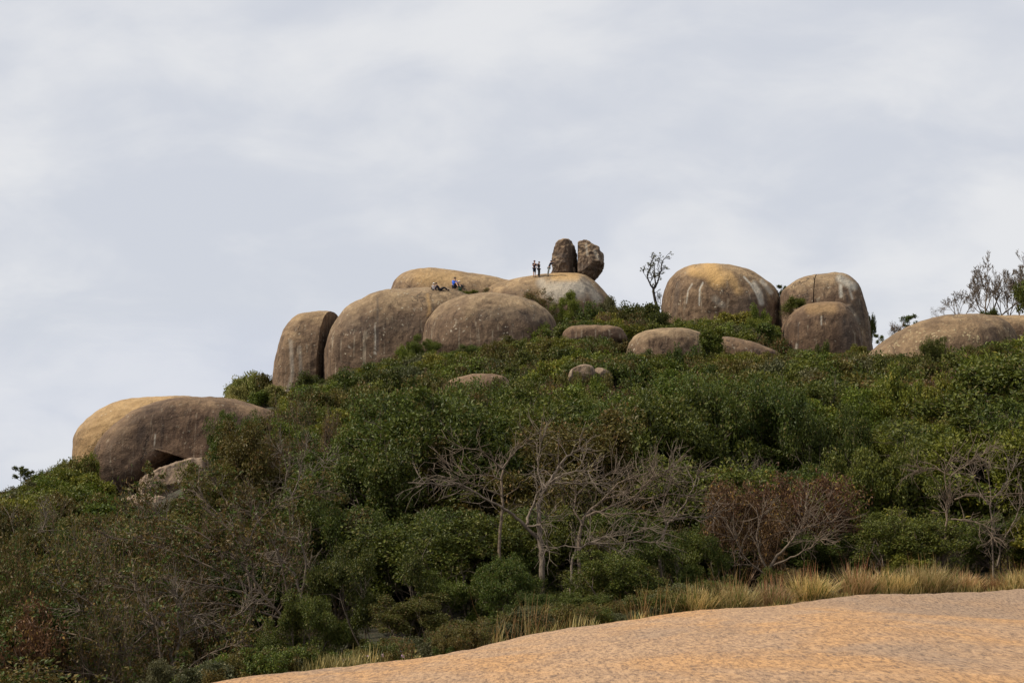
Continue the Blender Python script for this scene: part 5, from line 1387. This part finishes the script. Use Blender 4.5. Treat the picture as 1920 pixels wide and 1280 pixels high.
p = foot(1002, 519.5); J = dict(STAND, elb_r=(-.26, -.05, 1.16), wri_r=(-.12, -.24, 1.30), hand_r=(-.06, -.27, 1.36), elb_l=(.26, -.05, 1.16), wri_l=(.12, -.24, 1.30), hand_l=(.06, -.27, 1.36))
person(J, p, R(35), 'person in dark shirt and knee-length shorts with bare calves, farthest from the split rocks', ('plum_shirt', (0.035, 0.025, 0.05)), ('navy_shorts', (0.015, 0.015, 0.03)), legs='short', hat=('maroon', (0.08, 0.02, 0.03)))
p = foot(1010.5, 520); J = dict(STAND, elb_r=(-.27, .12, 1.16), wri_r=(-.12, .17, 1.0), hand_r=(-.05, .17, .96), elb_l=(.27, .12, 1.16), wri_l=(.12, .17, 1.0), hand_l=(.05, .17, .96), head=(0, -.05, 1.60), crown=(0, -.05, 1.68))
person(J, p, R(60), 'person all in black with hands held behind, middle one of the three standing hikers', ('black_shirt', (0.012, 0.012, 0.014)), ('black_trousers', (0.015, 0.015, 0.017)), scale=.97)
p = foot(1027.5, 518.5)
J = dict(STAND, pelvis=(0, -.10, .94), waist=(0, -.15, 1.10), chest=(0, -.24, 1.31), neck=(0, -.30, 1.47), head=(0, -.36, 1.58), crown=(0, -.36, 1.66), sho_l=(.18, -.25, 1.40), sho_r=(-.18, -.25, 1.40),
         elb_l=(.24, -.46, 1.36), elb_r=(-.24, -.46, 1.36), wri_l=(.12, -.60, 1.50), hand_l=(.07, -.64, 1.54), wri_r=(-.12, -.60, 1.50), hand_r=(-.07, -.64, 1.54), hip_l=(.095, -.10, .90), hip_r=(-.095, -.10, .90), kne_l=(.1, -.07, .50), kne_r=(-.1, -.0, .50), ank_r=(-.1, .06, .09), toe_r=(-.11, -.07, .045))
person(J, p, R(95), 'person in navy top and grey trousers leaning towards the split rock with raised arms', ('navy_jacket', (0.012, 0.02, 0.04)), ('grey_trousers', (0.20, 0.21, 0.20)), sleeves='long')
p = foot(852, 543)
person(SIT, p + Vector((0, 0, .12)), R(40), 'person in bright blue jacket sitting on the rock', ('blue_jacket', (0.03, 0.12, 0.62)), ('dark_shorts', (0.02, 0.02, 0.03)), legs='short', sleeves='long', scale=1.15)
p = foot(857.5, 542.5)
person(SIT, p + Vector((0.1, 0.3, .05)), R(80), 'person in black with a pale cap sitting close beside the blue jacket', ('black_jacket', (0.012, 0.012, 0.02)), ('dark_trousers', (0.02, 0.025, 0.03)), sleeves='long', hat=('cream', (0.7, 0.66, 0.58)))
p = foot(825, 545)
J = dict(SIT, waist=(0, .12, .22), chest=(0, .26, .38), neck=(0, .33, .52), head=(0, .34, .64), crown=(0, .35, .72), sho_l=(.18, .27, .46), sho_r=(-.18, .27, .46), elb_l=(.25, .40, .26), wri_l=(.27, .46, .06), hand_l=(.27, .44, .03), elb_r=(-.25, .40, .26), wri_r=(-.27, .46, .06), hand_r=(-.27, .44, .03),
         kne_l=(.15, -.38, .30), kne_r=(-.15, -.38, .30), ank_l=(.13, -.72, .08), ank_r=(-.13, -.72, .08), toe_l=(.13, -.85, .06), toe_r=(-.13, -.85, .06))
person(J, p, R(88), 'person in dark clothes reclining on the rock below the blue jacket', ('charcoal_shirt', (0.025, 0.02, 0.03)), ('charcoal_trousers', (0.015, 0.015, 0.02)), sleeves='long')
p = foot(813.5, 545)
person(SIT, p + Vector((0, 0.2, 0)), R(200), 'person in pale shirt and white cap sitting next to the reclining one', ('pale_shirt', (0.45, 0.42, 0.42)), ('dark_trousers', (0.02, 0.025, 0.03)), hat=('white', (0.8, 0.78, 0.75)), scale=.85)

# a green rucksack standing by the sitting pair
p = foot(862.5, 545)
root = bpy.data.objects.new('backpack', None); COL.objects.link(root); root.location = p + Vector((0, 0, 0.02))
tag(root, 'dark green backpack standing beside the sitting pair', 'backpack')
def rbox(sx, sy, sz, c, bev=0.05):
    bm = bmesh.new(); bmesh.ops.create_cube(bm, size=1)
    for v in bm.verts: v.co = Vector((v.co.x * sx * (0.85 if v.co.z > 0 else 1), v.co.y * sy * (0.75 if v.co.z > 0 else 1), v.co.z * sz)) + Vector(c)
    bmesh.ops.bevel(bm, geom=bm.edges[:], offset=bev, segments=3, affect='EDGES', profile=0.6)
    me = bpy.data.meshes.new('box'); bm.to_mesh(me); bm.free(); me.polygons.foreach_set('use_smooth', [True] * len(me.polygons)); return me
GR = cloth('pack_cloth', (0.02, 0.05, 0.03)); DK = cloth('pack_dark', (0.02, 0.02, 0.025))
for nm, mm, mt in (('bag', rbox(.36, .24, .50, (0, 0, .26)), GR), ('pocket', rbox(.26, .10, .22, (0, -.15, .17), .03), GR), ('lid', rbox(.34, .26, .12, (0, -.01, .52), .04), DK)):
    mm.materials.append(mt); link(nm, mm, root)
for s_ in (-1, 1):
    V, Fq = tubes_mesh([(np.array([(s_ * .1, .11, .48), (s_ * .12, .19, .40), (s_ * .12, .20, .22), (s_ * .11, .12, .08)]), np.full(4, .02))], 6)
    link('strap', np_mesh('strap', V, Fq, mats=[DK]), root)
